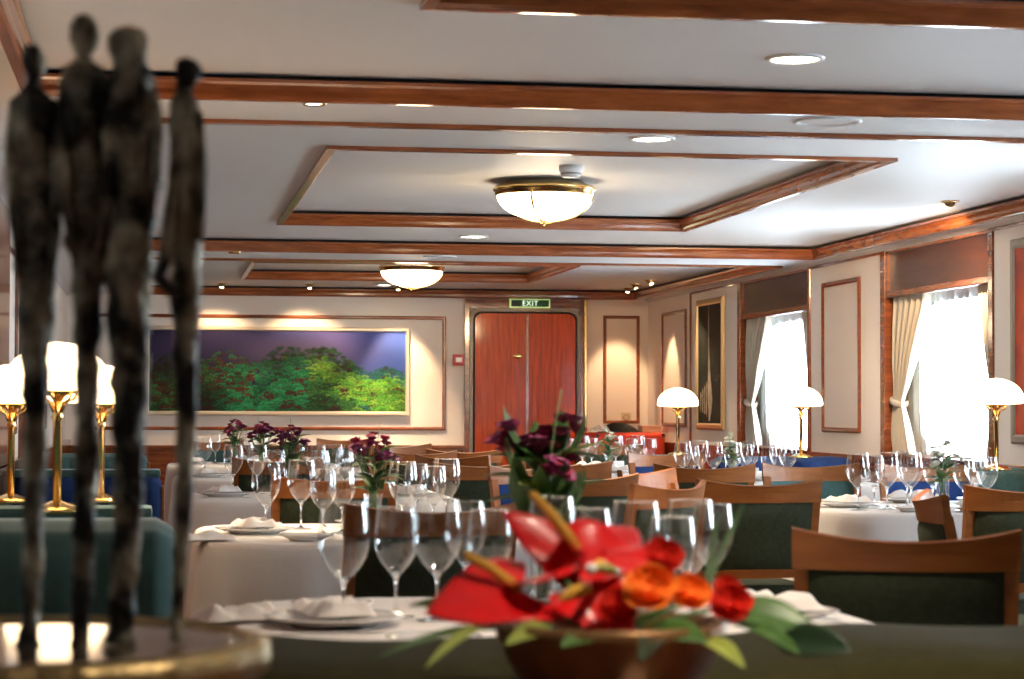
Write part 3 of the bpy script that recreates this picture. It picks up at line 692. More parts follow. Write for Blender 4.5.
figure([(129, 26, 3), (129, 29, 13), (129, 38, 19), (129, 50, 20), (130, 62, 16), (131, 70, 18), (131, 82, 24), (131, 130, 26), (132, 200, 25), (130, 260, 24), (130, 330, 21), (130, 400, 18), (128, 470, 15), (126, 540, 12), (122, 600, 12), (121, 630, 12), (121, 644, 18)], 0, 9.3,
       [([(152, 90, 0), (158, 120, 3), (156, 170, 6), (150, 220, 5)], [5, 6, 5, 4])])
figure([(186, 57, 2), (186, 60, 9), (187, 68, 14), (187, 78, 13), (185, 87, 8), (184, 93, 8), (184, 102, 14), (186, 130, 17), (190, 170, 16), (189, 220, 16), (186, 270, 15), (185, 310, 14), (187, 370, 11), (186, 430, 10), (185, 490, 9), (181, 550, 7), (178, 600, 6), (176, 630, 6), (176, 643, 9)], 0, 14.2,
       [([(176, 110, 0), (174, 180, 4), (164, 262, 10), (158, 277, 12), (170, 290, 8), (180, 300, 4)], [5, 6, 7, 8, 6, 5]), ([(199, 112, 0), (203, 170, 4), (200, 240, 6)], [4, 5, 4])])

# ---------------- tables, cloths
def superell(a, n=5.5): 
    c, s_ = math.cos(a), math.sin(a)
    return (abs(c)**n+abs(s_)**n)**(-1/n)
HW = .62
def make_table():
    t = empty('dining_table', (0, 0, 0))
    mb = MB(); mb.lathe([(0, .70), (HW-.02, .70), (HW-.01, .715), (HW-.015, .738), (0, .738)], seg=64, rfun=lambda a: superell(a)/1.0*.985); mb.build('tabletop', LEDGEW, t)
    MB().lathe([(0, .02), (.05, .02), (.045, .1), (.04, .6), (.06, .69), (0, .70)], seg=20).build('pedestal', CHW, t)
    mb = MB()
    for k in range(4):
        a = PI/4+k*PI/2; mb.tube([(.03*math.cos(a), .03*math.sin(a), .09), (.2*math.cos(a), .2*math.sin(a), .06), (.33*math.cos(a), .33*math.sin(a), .02)], [.03, .025, .018], 8)
    mb.build('foot', CHW, t)
    cmb = MB(); N = 160
    prof = [(0, .7475), (.5, .7475), (.9, .7475), (.985, .7472), (1.0, .743), (1.012, .73), (1.02, .70), (1.03, .6), (1.045, .45), (1.06, .3), (1.07, .20)]
    rings = []
    for r, z in prof:
        if r == 0: v = cmb.b.verts.new((0, 0, z)); rings.append([v]*N); continue
        ring = []
        for k in range(N):
            a = 2*PI*k/N; f = superell(a); drop = max(0, (.72-z)/.5)
            fold = 1+drop*(.028*math.sin(a*21+1.3*math.sin(a*3))+.016*math.sin(a*34))
            ring.append(cmb.b.verts.new((HW*r*f*fold*math.cos(a), HW*r*f*fold*math.sin(a), z)))
        rings.append(ring)
    for A, B in zip(rings, rings[1:]):
        for k in range(N):
            q = []
            for v in (A[k], A[(k+1)%N], B[(k+1)%N], B[k]):
                if v not in q: q.append(v)
            if len(q) > 2: cmb.face(q, True)
    cl = cmb.build('tablecloth', CLOTH)
    return t, cl
tabs = {  # centre, names
 'T1': (Vector((.77, 4.20, 0)), 'the nearest table'),
 'T2': (Vector((.76, 7.30, 0)), 'the second left table'),
 'T3': (Vector((.76, 10.35, 0)), 'the third left table'),
 'T4': (Vector((.74, 13.30, 0)), 'the fourth left table'),
 'T5': (Vector((.72, 16.3, 0)), 'the farthest left table'),
 'R1': (Vector((3.34, 9.0, 0)), 'the table by the large window'),
 'R2': (Vector((3.42, 11.95, 0)), 'the middle right table'),
 'R3': (Vector((2.95, 14.4, 0)), 'the table before the red cloth')}
pt, pcl = make_table(); first = True
for k, (c, nm) in tabs.items():
    a, b = (pt, pcl) if first else (copy_tree(pt), copy_tree(pcl)); first = False
    a.location = c; b.location = c
    nm2 = nm
    tag(a, 'wooden pedestal dining table under a cloth, ' + nm2, 'table', 'pedestal dining tables')
    tag(b, 'long white tablecloth covering ' + nm, 'tablecloth', 'white tablecloths')
TZ = .7485
# ---------------- glasses
def make_glass(h, r, nm):
    t = empty('wine_glass', (0, 0, 0))
    sb = h*.37; H = h-sb
    bp = [(.003, sb), (r*.30, sb+H*.06), (r*.60, sb+H*.17), (r*.84, sb+H*.30), (r*.97, sb+H*.43), (r, sb+H*.54), (r*.975, sb+H*.70), (r*.91, sb+H*.87), (r*.85, h)]
    MB().lathe(bp, seg=32).build('bowl', THIN, t)
    MB().lathe([(r*.843, h-.0005), (r*.852, h+.0008), (r*.862, h-.0005)], seg=32).build('rim', SOLID, t)
    MB().lathe([(0, .0005), (r*.82, .0005), (r*.83, .0015), (r*.6, .003), (r*.2, .006), (.0045, .012), (.0034, .03), (.0034, sb-.015), (.0055, sb-.002), (r*.30, sb+H*.05), (r*.12, sb+H*.056), (0, sb+H*.045)], seg=24).build('stem', SOLID, t)
    return t
GR = make_glass(.235, .049, 'r'); GW = make_glass(.215, .0445, 'w'); used = {'R': False, 'W': False}
glist = {
 'T1': [(345, 'R', 531), (397, 'W', 503), (438, 'R', 512), (490, 'W', 512), (466, 'W', 470), (548, 'R', 475), (590, 'W', 478), (636, 'R', 522), (690, 'R', 512), (672, 'W', 548), (712, 'W', 480)],
 'T2': [(267, 'R', 302), (302, 'R', 292), (324, 'W', 308), (353, 'W', 300), (395, 'R', 295), (417, 'W', 280), (434, 'W', 292), (447, 'R', 284)],
 'T3': [(234, 'R', 207), (258, 'R', 207), (277, 'W', 212), (306, 'R', 207), (321, 'W', 214), (334, 'R', 205), (345, 'W', 211), (353, 'R', 207)],
 'T4': [(205, 'R', 165), (247, 'W', 163), (283, 'R', 165), (298, 'W', 168)],
 'T5': [(216, 'W', 134), (250, 'W', 134), (263, 'R', 136)],
 'R1': [(858, 'R', 243), (874, 'W', 232), (887, 'R', 240), (911, 'R', 240), (933, 'W', 232), (949, 'R', 238), (964, 'W', 243), (975, 'R', 230), (987, 'W', 238), (1003, 'R', 240)],
 'R2': [(677, 'R', 181), (689, 'W', 184), (700, 'R', 177), (714, 'R', 183), (733, 'R', 184), (745, 'W', 175), (755, 'R', 181), (769, 'W', 184), (778, 'R', 177), (788, 'R', 183)],
 'R3': [(568, 'W', 150), (580, 'R', 150), (592, 'W', 148), (601, 'R', 150), (627, 'W', 150), (638, 'R', 148), (650, 'W', 150)]}
ordn = ['first', 'second', 'third', 'fourth', 'fifth', 'sixth', 'seventh', 'eighth', 'ninth', 'tenth', 'eleventh']
glocs = []
bpos = {'T1': (545, 478), 'T2': (374, 296), 'T3': (291, 209), 'T4': (262, 166), 'T5': (235, 136), 'R1': (942, 236), 'R2': (731, 180), 'R3': (609, 151)}
vps = [at(*v) for v in bpos.values()]
for k, lst in glist.items():
    c, nm = tabs[k]
    for i, (px, kind, s) in enumerate(sorted(lst)):
        proto = GR if kind == 'R' else GW
        o = copy_tree(proto) if used[kind] else proto; used[kind] = True
        p = at(px, s)
        p.x = max(c.x-.54, min(c.x+.54, p.x)); p.y = max(c.y-.54, min(c.y+.54, p.y))
        while any((p-q).length < .098 for q in glocs) or any((p-q).length < .15 for q in vps):
            p = p+Vector((0, .03 if p.y < c.y else -.03, 0))+Vector((.012*random.choice((-1, 1)), 0, 0))
            if abs(p.y-c.y) > .55: p.y = c.y
        glocs.append(p.copy())
        o.location = p+Vector((0, 0, TZ)); o.rotation_euler = (0, 0, random.random()*6)
        tag(o, '%s wine glass, %s from the left on %s' % ('large' if kind == 'R' else 'smaller', ordn[i], nm), 'wine glass', 'clear wine glasses')

# ---------------- place settings
def make_plate(r):
    t = MB().lathe([(0, .002), (r*.55, .002), (r*.6, .0), (r*.62, .004), (r*.9, .014), (r, .018), (r*.99, .020), (r*.88, .017), (r*.62, .008), (0, .007)], seg=36)
    return t.build('plate', CHINA)
def make_napkin(seedv):
    mb = MB()
    def fn(u, v):
        x = (u-.5)*.21; y = (v-.5)*.12
        ed = min(min(u, 1-u)*9, min(v, 1-v)*6, 1)
        z = .006+ed*(.018+.016*noise.noise(Vector((x*22+seedv, y*22, 0)))+.006*math.sin(u*14+seedv))
        return (x*(1+.05*math.sin(v*7)), y*(1+.08*math.sin(u*9+seedv)), max(z, .001))
    mb.grid(fn, 30, 18); mb.grid(lambda u, v: ((u-.5)*.2, (v-.5)*.11, .001), 2, 2)
    return mb.build('napkin', NAPK)
def make_knife():
    t = MB(); t.prism([(0, -.11, 0), (.008, -.11, 0), (.009, -.02, 0), (.011, .0, 0), (.012, .07, 0), (.008, .10, 0), (.003, .11, 0), (.001, .0, 0)], Vector((0, 0, .003)))
    return t.build('knife', SILVER)
def make_fork():
    t = MB(); t.prism([(-.004, -.10, 0), (.004, -.10, 0), (.0025, .02, 0), (.011, .045, 0), (.011, .055, 0), (-.011, .055, 0), (-.011, .045, 0), (-.0025, .02, 0)], Vector((0, 0, .003)))
    for k in range(4): t.box(-.0105+k*.006, -.0075+k*.006, .05, .095, 0, .0025)
    return t.build('fork', SILVER)
PLT, BPL, NAPS, KNF, FRK = make_plate(.135), make_plate(.085), [make_napkin(1.), make_napkin(4.)], make_knife(), make_fork()
first_used = set()
def inst(proto, loc, rz, label, cat, group, rx=0):
    if proto.name in first_used: o = copy_tree(proto)
    else: o = proto; first_used.add(proto.name)
    o.location = loc; o.rotation_euler = (rx, 0, rz); return tag(o, label, cat, group)
sides = [('near', 0, -1, 0), ('far', 0, 1, PI), ('left', -1, 0, -PI/2), ('right', 1, 0, PI/2)]
for k, (c, nm) in tabs.items():
    for j, (sd_, dx, dy, rz) in enumerate(sides):
        for q in ((-.0,) if dx else (0,)):
            # plate at .40 from centre towards the side
            def L(u, w):        # u sideways, w outward
                return Vector((c.x+dx*w+(-dy)*u*1.0, c.y+dy*w+dx*u, TZ))
            tail = ', %s side of %s' % (sd_, nm)
            fits = lambda p, r: all((p.xy-g.xy).length > r for g in glocs)
            base = .43
            inst(PLT, L(0, base), 0, 'white china plate'+tail, 'plate', 'white dinner plates')
            inst(NAPS[j % 2], L(0, base)+Vector((0, 0, .0195)), rz+.3*(j-1.5), 'folded white napkin on the plate'+tail, 'napkin', 'folded white napkins')
            inst(KNF, L(.165, base), rz, 'silver knife beside the plate'+tail, 'knife', 'silver knives')
            inst(FRK, L(-.165, base), rz, 'silver fork beside the plate'+tail, 'fork', 'silver forks')
            if k in ('T1', 'T2', 'R1'):
                inst(BPL, L(-.29, base-.02) if True else 0, 0, 'small bread plate beside the fork'+tail, 'bread plate', 'small bread plates')
# extra crumpled napkins along the left ends
for px, s, k, lab in ((243, 515, 'T1', 'crumpled white napkin at the left end of the nearest table'), (207, 322, 'T2', 'crumpled white napkin at the left end of the second left table')):
    p = at(px, s); q = make_napkin(px*.7); q.location = (p.x, p.y, TZ); q.rotation_euler = (0, 0, .3); q.scale = (.8, .9, 1); tag(q, lab, 'napkin', 'crumpled napkins')

# ---------------- flowers in vases
def petal_flower(mb, c, r, d, n=6, open_=.8):
    q = d.to_track_quat('Z', 'Y').to_matrix()
    for k in range(n):
        a = 2*PI*k/n
        def fn(u, v):
            w = math.sin(PI*min(1, .08+v*.92))**.7*.42*r*(1-.2*v)
            x = v*r*math.cos(open_*(.3+v*.5)); z = v*r*math.sin(open_*(1.2-v*.6))*.8
            y = (u-.5)*2*w; x2 = x*math.cos(a)-y*math.sin(a); y2 = x*math.sin(a)+y*math.cos(a)
            return c+q @ Vector((x2, y2, z+abs(u-.5)*.12*r))
        mb.grid(fn, 3, 4)
def leaf_mesh(mb, base, tip, width, normal=Vector((0, 0, 1)), droop=.15, nu=4, nv=9):
    base = Vector(base); tip = Vector(tip); ax = tip-base; L_ = ax.length; sd_ = ax.cross(normal).normalized(); nn = sd_.cross(ax).normalized()
    def fn(u, v):
        w = width*math.sin(PI*min(1, v*.97+.03))**.75*(1-.25*v)
        return base+ax*v+sd_*(u-.5)*w+nn*(droop*L_*math.sin(PI*v)*.6+abs(u-.5)*w*.35)
    mb.grid(fn, nu, nv)
def bouquet(name, seedv, petals, nb, scale=1.0, leafy=0):
    rnd = random.Random(seedv); t = empty(name, (0, 0, 0))
    mb = MB(); tips = []
    for k in range(nb):
        a = 2*PI*k/nb+rnd.random(); rr = (.015+.062*rnd.random())*scale; zz = (.235+.085*rnd.random())*scale-rr*.5
        tip = Vector((rr*math.cos(a), rr*math.sin(a), zz)); tips.append(tip)
        mb.tube([(.006*math.cos(a), .006*math.sin(a), .015), (.012*math.cos(a), .012*math.sin(a), .12*scale), tuple(tip)], .0022, 5)
    mb.tube([(0, 0, .1), (.01, .0, .25*scale), (.03, .01, .36*scale)], .0012, 4)
    mb.build('stems', STEM, t)
    for k in range(18):
        a = rnd.random()*6.28; z = (.13+.13*rnd.random())*scale; mb = MB()
        leaf_mesh(mb, (0, 0, z-.02), (.11*math.cos(a)*scale, .11*math.sin(a)*scale, z+(.03-.06*rnd.random())), .046*scale); mb.build('leaf', LEAF2 if k in (2, 7) else LEAF, t)
    for k in range(leafy):
        a = rnd.random()*6.28; mb = MB(); h = .2+.14*rnd.random()
        leaf_mesh(mb, (.01*math.cos(a), .01*math.sin(a), h-.09), (.07*math.cos(a), .07*math.sin(a), h), .05, Vector((math.cos(a), math.sin(a), .3))); mb.build('leaf', LEAF, t)
    for k, tip in enumerate(tips):
        mb = MB()
        for q in range(4):
            o = Vector((rnd.uniform(-1, 1), rnd.uniform(-1, 1), rnd.uniform(-.6, 1)))*.017*scale
            petal_flower(mb, tip+o, .027*scale, (tip-Vector((0, 0, .1))+o*3).normalized(), 6, 1.0)
        mb.build('blossom', petals[k % len(petals)], t)
    return t
def vase_mesh():
    t = empty('glass_vase', (0, 0, 0))
    MB().lathe([(0, .004), (.026, .004), (.028, .01), (.029, .06), (.031, .11), (.034, .125)], seg=24).build('vessel', THIN, t)
    MB().lathe([(0, .0), (.027, 0), (.029, .003), (.027, .010), (0, .010)], seg=24).build('foot', SOLID, t)
    MB().lathe([(.0, .012), (.0265, .012), (.0275, .06), (0, .0605)], seg=20).build('water', SOLID, t)
    return t
GB = bouquet('flower_bouquet', 11, [PURPLE, PINK, PURPLE], 9, 1.0, 22); VS = vase_mesh(); PB = bouquet('flower_bouquet', 3, [PURPLE, PURPLE, PINK], 15); WBQ = bouquet('flower_bouquet', 8, [WHITEP, WHITEP], 8, .85)
bou = [(545, 478, 'T1', 'G', 'blurred purple bouquet on the nearest table, behind the red flowers', .0), (374, 296, 'T2', 'P', 'purple and crimson bouquet in front of the corner of the coral picture', .4),
       (291, 209, 'T3', 'P', 'dark purple bouquet third from the left', 1.2), (262, 166, 'T4', 'P', 'dark purple bouquet second from the left', 2.), (235, 136, 'T5', 'P', 'smallest purple bouquet, leftmost of all', 3.),
       (942, 236, 'R1', 'W', 'sprig of white lilies before the large window', .5), (731, 180, 'R2', 'W', 'white flowers between the narrow picture and the first window', 1.5), (609, 151, 'R3', 'W', 'small white bouquet right of the door', 2.5)]
fu = {'G': False, 'P': False, 'W': False}; vu = False
for px, s, k, kd, lab, rz in bou:
    p = at(px, s); p.z = TZ
    pr = {'P': PB, 'G': GB, 'W': WBQ}[kd]
    o = copy_tree(pr) if fu[kd] else pr; fu[kd] = True
    o.location = p+Vector((0, 0, .004)); o.rotation_euler = (0, 0, rz); o.scale = (1.25,)*3 if k == 'T1' else (1, 1, 1); tag(o, lab, 'flowers', 'table bouquets')
    v = copy_tree(VS) if vu else VS; vu = True
    v.location = p; tag(v, 'small clear glass vase holding the '+lab, 'vase', 'small glass vases')
    v['label'] = 'small clear glass vase at the centre of '+tabs[k][1]
# salt cellars / menu cards (small white blocks)
for px, s, k, lab in ((619, 153, 'R3', 'small white card standing on the table with white flowers'), (753, 172, 'R2', 'small white card standing on the middle table of the right row')):
    p = at(px, s); p.z = TZ
    mb = MB(); mb.prism([(-.035, -.02, 0), (.035, -.02, 0), (.035, 0, .075), (-.035, 0, .075)], Vector((0, .001, 0))); mb.prism([(-.035, .02, 0), (.035, .02, 0), (.035, 0.001, .075), (-.035, 0.001, .075)], Vector((0, .001, 0)))
    tag(mb.build('menu_card', PLAST, loc=p), lab, 'card', 'white menu cards')

# ---------------- chairs
def arc(u, w, sag, y0, z):      # u -1..1 across the back; curve wraps round the sitter (ends forward = +y)
    return Vector((u*w, y0+sag*u*u, z))
def make_chair(fab, seatfab):
    t = empty('dining_chair', (0, 0, 0))
    W, SAG = .245, .062
    def yb(z): return -.235-max(0, (z-.45))*.20       # raked back
    for sx in (-1, 1):      # rear leg and stile, one piece
        mb = MB(); rings = []
        zs = [0, .2, .42, .5, .62, .74, .83]
        for z in zs:
            cy = yb(z)+SAG*(1 if z > .45 else .8)-(0.03*(1-z/.42) if z < .42 else 0); cx = sx*(W-.018-(.012 if z < .3 else 0)+.01*max(0, z-.5)); hw = .017 if z > .3 else .014; hd = .016
            rings.append([mb.b.verts.new((cx+a*hw, cy+b*hd, z)) for a, b in ((-1, -1), (1, -1), (1, 1), (-1, 1))])
        for A, B in zip(rings, rings[1:]):
            for k in range(4): mb.face([A[k], A[(k+1)%4], B[(k+1)%4], B[k]])
        mb.face(rings[0][::-1]); mb.face(rings[-1]); mb.build('rear_leg', CHW, t)
        MB().lathe([(0, 0), (.012, 0), (.017, .2), (.02, .40), (0, .40)], c=(sx*.215, .20, 0), seg=4, smooth=False).build('front_leg', CHW, t)
    def rail(z0, z1, th, nm, over=0, dip=0, m=CHW, WW=W):
        mb = MB(); rings = []; n = 16
        for i in range(n+1):
            u = -1+2*i/n; rings.append([mb.b.verts.new(arc(u, WW+over, SAG, yb(z)+dy, z+dz)) for z, dy, dz in ((z0, -th, 0), (z0, th, 0), ((z0+z1)/2, th, 0), (z1, th*1.1, dip*(u*u-.5)), (z1+.004, 0, dip*(u*u-.5)), (z1, -th*1.1, dip*(u*u-.5)), ((z0+z1)/2, -th, 0))])
        for A, B in zip(rings, rings[1:]):
            for k in range(7): mb.face([A[k], A[(k+1)%7], B[(k+1)%7], B[k]], False)
        mb.face(rings[0][::-1]); mb.face(rings[-1]); return mb.build(nm, m, t)
    rail(.805, .882, .012, 'top_rail', .006, .027); rail(.515, .548, .010, 'lower_rail', -.03)
    # upholstered panel
    def pn(side):
        def fn(u, v):
            z = .545+(.808-.545)*v; uu = -1+2*u; b = .016*(1-abs(uu)**6)*(1-abs(2*v-1)**6)
            p = arc(uu*.875, W, SAG, yb(z), z); return (p.x, p.y+side*(.004+b), p.z)
        return fn
    mb = MB(); mb.grid(pn(1), 20, 8); mb.grid(pn(-1), 20, 8); mb.build('back_panel', fab, t)
    MB().box(-.225, .225, -.21, .225, .40, .49, bev=.028).build('seat', seatfab, t)
    mb = MB(); mb.box(-.228, .228, .185, .215, .355, .41); mb.box(-.228, .228, -.20, -.175, .355, .41); mb.box(-.228, -.203, -.2, .2, .355, .41); mb.box(.203, .228, -.2, .2, .355, .41); mb.build('seat_frame', CHW, t)
    return t
CH = {'G': make_chair(GREEN, GREEN), 'B': make_chair(BLUE, BLUE), 'T': make_chair(TEAL, TEAL)}; cu_ = {'G': False, 'B': False, 'T': False}
def chair(px, s, phi, fab, label):      # px, s locate the top rail; phi = facing direction clockwise from away
    p = at(px, s); r = -math.radians(phi); off = Matrix.Rotation(r, 3, 'Z') @ Vector((0, .32-.03, 0))
    o = copy_tree(CH[fab]) if cu_[fab] else CH[fab]; cu_[fab] = True
    o.location = p+off; o.rotation_euler = (0, 0, r); return tag(o, label, 'chair', 'wood-framed upholstered dining chairs')
chair(906, 452, 17, 'G', 'large wood-framed chair with olive back in the right foreground')
chair(762, 262, -3, 'G', 'dark chair directly behind the right end of the red flowers')
chair(1036, 283, 3, 'G', 'dark chair cut off by the right edge, before the window table')
chair(926, 310, 104, 'G', 'chair seen edge-on before the window table')
chair(809, 200, 180, 'T', 'light-lit chair with teal back behind the window table')
chair(641, 226, 131, 'T', 'tilted chair with teal back left of the window table')
chair(664, 160, 172, 'B', 'light chair with blue back just left of the middle right table')
chair(706, 205, 3, 'G', 'dark-backed chair in front of the row of glasses, right row')
chair(582, 245, -6, 'G', 'reddish-brown railed chair behind the blurred bouquet')
chair(676, 276, -46, 'G', 'chair with broad curved rail just left of the dark chair')
chair(436, 358, -8, 'G', 'dark-backed chair before the second left table')
chair(482, 200, -14, 'G', 'green-backed chair right of the third left table')
chair(532, 210, 160, 'B', 'blue-backed chair half hidden by the blurred bouquet')
chair(465, 152, 4, 'G', 'dark-backed chair before the door, left of centre')
chair(421, 158, -10, 'G', 'chair with pale curved rail right of the fourth left table')
chair(450, 173, 40, 'T', 'chair turned sideways behind the green-backed chair')
chair(402, 133, 150, 'G', 'far chair right of the last left table')
chair(336, 252, -2, 'G', 'dark chair before the third left table')
chair(280, 186, -2, 'G', 'brown-railed chair before the fourth left table')
chair(214, 119, 180, 'T', 'orange-lit chair with green back at the far left table')
chair(566, 196, -4, 'G', 'dark-backed chair before the door to the right')
chair(612, 128, 185, 'G', 'far chair beside the red cloth table')
chair(345, 112, 180, 'G', 'farthest chair below the coral picture')
chair(925, 200, 182, 'B', 'chair behind the glasses at the window table')

# ---------------- buffet in the back corner
bt = empty('buffet_table', (4.42, 20.55, 0), 0, 'buffet table under a red cloth in the back corner', 'table')
MB().box(-.33, .33, -.3, .3, .90, .93).build('tabletop', LEDGEW, bt)
for sx in (-1, 1):
    for sy in (-1, 1): MB().box(sx*.29-.02, sx*.29+.02, sy*.26-.02, sy*.26+.02, 0, .90).build('leg', LEDGEW, bt)
mb = MB(); N = 120; rings = []
for r, z in ((0, .938), (.9, .938), (1, .935), (1.01, .90), (1.03, .7), (1.06, .12)):
    if r == 0: v = mb.b.verts.new((0, 0, z)); rings.append([v]*N); continue
    rings.append([mb.b.verts.new((.34*r*superell(2*PI*k/N, 9)*math.cos(2*PI*k/N)*(1+(.93-z)*.05*math.sin(k*1.1)), .31*r*superell(2*PI*k/N, 9)*math.sin(2*PI*k/N)*(1+(.93-z)*.05*math.sin(k*1.1)), z)) for k in range(N)])
for A, B in zip(rings, rings[1:]):
    for k in range(N):
        q = []
        for v in (A[k], A[(k+1)%N], B[(k+1)%N], B[k]):
            if v not in q: q.append(v)
        if len(q) > 2: mb.face(q, True)
tag(mb.build('tablecloth', REDC, loc=(4.42, 20.55, 0)), 'bright orange-red cloth over the corner buffet table', 'tablecloth')
mb = MB()
mb.grid(lambda u, v: ((u-.5)*.40, (v-.5)*.2, .002+.085*math.sin(PI*min(1, u*1.02))**.6*math.sin(PI*v)**.5*(1+.2*noise.noise(Vector((u*5, v*3, 1))))), 24, 12); mb.grid(lambda u, v: ((u-.5)*.40, (v-.5)*.2, .002), 2, 2)
tag(mb.build('folded_jacket', BLACKC, loc=(4.36, 20.5, .94)), 'black folded cloth lying on the red-covered buffet', 'cloth')
bx = empty('cardboard_box', (4.66, 20.5, .939), 0, 'low brown box at the right end of the red-covered buffet', 'box')
MB().box(-.095, .095, -.1, .1, 0, .055, bev=.003).build('body', BOXM, bx); MB().box(-.098, .098, -.103, .103, .05, .068, bev=.003).build('lid', BOXM, bx)
nb = make_napkin(9.); nb.location = (4.15, 20.4, .939); nb.scale = (.9, .9, 2); tag(nb, 'crumpled cream napkin at the left end of the red-covered buffet', 'napkin', 'crumpled napkins')
so = empty('wall_plaque', (4.72, YB-.001, 1.0), 0, 'small square brass plaque above the buffet', 'plaque')
so.location = (4.60, YB-.001, .93)
MB().box(-.05, .05, -.012, 0, .1, .2, bev=.003).build('plate', SOCK, so); mb = MB(); mb.lathe([(.028, .0), (.03, -.003), (.024, -.005)], seg=20, M=Matrix.Translation((0, -.011, .15)) @ Matrix.Rotation(-PI/2, 4, 'X')); mb.build('ring', BRASS, so)

# ---------------- foreground flower arrangement
S0 = 800.
def fp(px, py, ds=0): return at3(px, py, S0+ds)
pc0 = fp(610, 690)
pot = empty('flower_pot', (pc0.x, pc0.y, .775), 0, 'wide brown-gold bowl planter holding the red and orange flowers', 'planter')
MB().lathe([(0, 0), (.085, 0), (.09, .01), (.10, .03), (.128, .07), (.143, .105), (.146, .118), (.140, .122), (.132, .112), (.12, .09), (0, .088)], seg=48).build('bowl', POT, pot)
MB().lathe([(0, .088), (.118, .088), (.06, .105), (0, .108)], seg=30).build('moss', DLEAF, pot)
heart = lambda a: (.52+.30*math.cos(a)+.18*abs(math.cos(a))*(.6 if math.cos(a) > 0 else .1)+.12*abs(math.sin(a)))
def anthurium(basep, tipp, nrm, width, sp0, sp1, label, cup=.25, ripple=.05):
    basep, tipp = Vector(basep), Vector(tipp); ax = tipp-basep; Lg = ax.length; y = ax.normalized(); n = (Vector(nrm)-y*Vector(nrm).dot(y)).normalized(); x = y.cross(n)
    t = empty('anthurium', basep, 0, label, 'flower', 'red anthuriums')
    mb = MB(); R = 9; A = 48; rings = [[mb.b.verts.new(Vector((0, 0, 0)))]*A]
    for r in range(1, R+1):
        f = r/R; ring = []
        for k in range(A):
            a = 2*PI*k/A      # a=0 towards the tip
            # heart in (along, across): notch at a = pi
            ca, sa = math.cos(a), math.sin(a)
            rad = .80*(1-.0*ca)
            aa = min(a, 2*PI-a)/(PI/2)
            al = f*(.976*max(0, 1-aa)**.85+ (-.34*abs(ca)**.8*(1-.75*max(0, (abs(ca)-.75)/.25)) if ca < 0 else 0))
            ac = f*width/Lg*.5*abs(sa)**.82*(1 if sa > 0 else -1)*(1+.12*(-ca))
            h = cup*Lg*(f*f*.35*(abs(sa)**2)-.12*f)+ripple*Lg*f*f*math.sin(a*5+1.7)*.5-al*al*Lg*.12
            ring.append(mb.b.verts.new(y*al*Lg+x*ac*Lg+n*h))
        rings.append(ring)
    for P, Q in zip(rings, rings[1:]):
        for k in range(A):
            q = []
            for v in (P[k], P[(k+1)%A], Q[(k+1)%A], Q[k]):
                if v not in q: q.append(v)
            if len(q) > 2: mb.face(q, True)
    o = mb.build('spathe', RED, t); md = o.modifiers.new('thickness', 'SOLIDIFY'); md.thickness = .0018
    if sp0:
        a, b = Vector(sp0)-basep, Vector(sp1)-basep; mb = MB()
        mid = (a+b)/2+Vector((0, 0, .004)); mb.tube([a, a.lerp(mid, .5), mid, mid.lerp(b, .5), b.lerp(mid, .08), b], [.0065, .0075, .0072, .0065, .005, .0015], 12); mb.build('spadix', YELLOW, t)
    rootp = Vector((pc0.x, pc0.y, .88))-basep
    mb = MB(); mb.tube([Vector((0, 0, -.002)), rootp*.5+Vector((0, 0, -.01)), rootp], .0035, 6); mb.build('stem', STEM, t)
toC = (Vector((0, 0, EYE))-pc0).normalized(); upv = Vector((0, 0, 1)); rtv = rt.copy()
anthurium(fp(522, 592), fp(425, 603, 20), upv*.8+toC*.6, .14, fp(519, 590), fp(464, 554), 'large red anthurium at the left with yellow spadix', .2, .03)
anthurium(fp(590, 572, -15), fp(503, 506, -15), toC*.8+rtv*-.3+upv*.6, .085, fp(580, 552, -5), fp(530, 492, -5), 'upright red anthurium with orange spadix pointing up', .1, .03)
anthurium(fp(588, 556), fp(668, 548, -10), toC*.7+upv*.8, .11, fp(604, 566, 15), fp(594, 570, 40), 'red anthurium spreading behind the orange roses', .3, .1)
anthurium(fp(585, 592, 10), fp(637, 640, 25), toC*.9+upv*.5, .09, fp(590, 588, 25), fp(560, 600, 30), 'drooping red anthurium below the orange roses', .3, .1)
anthurium(fp(560, 570), fp(480, 590, -30), upv*.9+toC*.35, .13, None, None, 'red anthurium tucked behind the largest one', .2, .04)
anthurium(fp(600, 545, -10), fp(640, 522, -30), toC*.8+upv*.6, .10, None, None, 'small red anthurium rising at the back', .2, .06)
def rose(c, r, m, label, seedv):
    rnd = random.Random(seedv); t = empty('rose', c, 0, label, 'flower', 'orange and red roses')
    d = (toC+upv*.7+rtv*rnd.uniform(-.2, .2)).normalized(); q = d.to_track_quat('Z', 'Y').to_matrix()
    for lay, (n, rr, op, z0) in enumerate(((5, 1.0, .5, -.25), (5, .82, .85, -.15), (4, .6, 1.15, -.05), (3, .38, 1.4, .0))):
        for k in range(n):
            a0 = 2*PI*k/n+lay*.7+rnd.random()*.3; mb = MB()
            def fn(u, v):
                an = a0+(u-.5)*1.75; rad = rr*r*(math.sin(v*PI*.5)**.8)*(1-.15*(abs(u-.5)*2)**2*v); z = z0*r+rr*r*v**1.5*math.sin(op)*1.0+.06*r*math.sin(u*9+k)*v-(.15*r*v**6)
                return q @ Vector((rad*math.cos(op*.55)*math.cos(an), rad*math.cos(op*.55)*math.sin(an), z))
            mb.grid(fn, 8, 6); o = mb.build('petal', m, t)
    mb = MB(); mb.tube([q @ Vector((0, 0, -.2*r)), Vector((pc0.x, pc0.y, .88))-c], .003, 6); mb.build('stem', STEM, t)
rose(fp(650, 588, 30), .036, ORANGE, 'large orange rose at the centre right of the arrangement', 1)
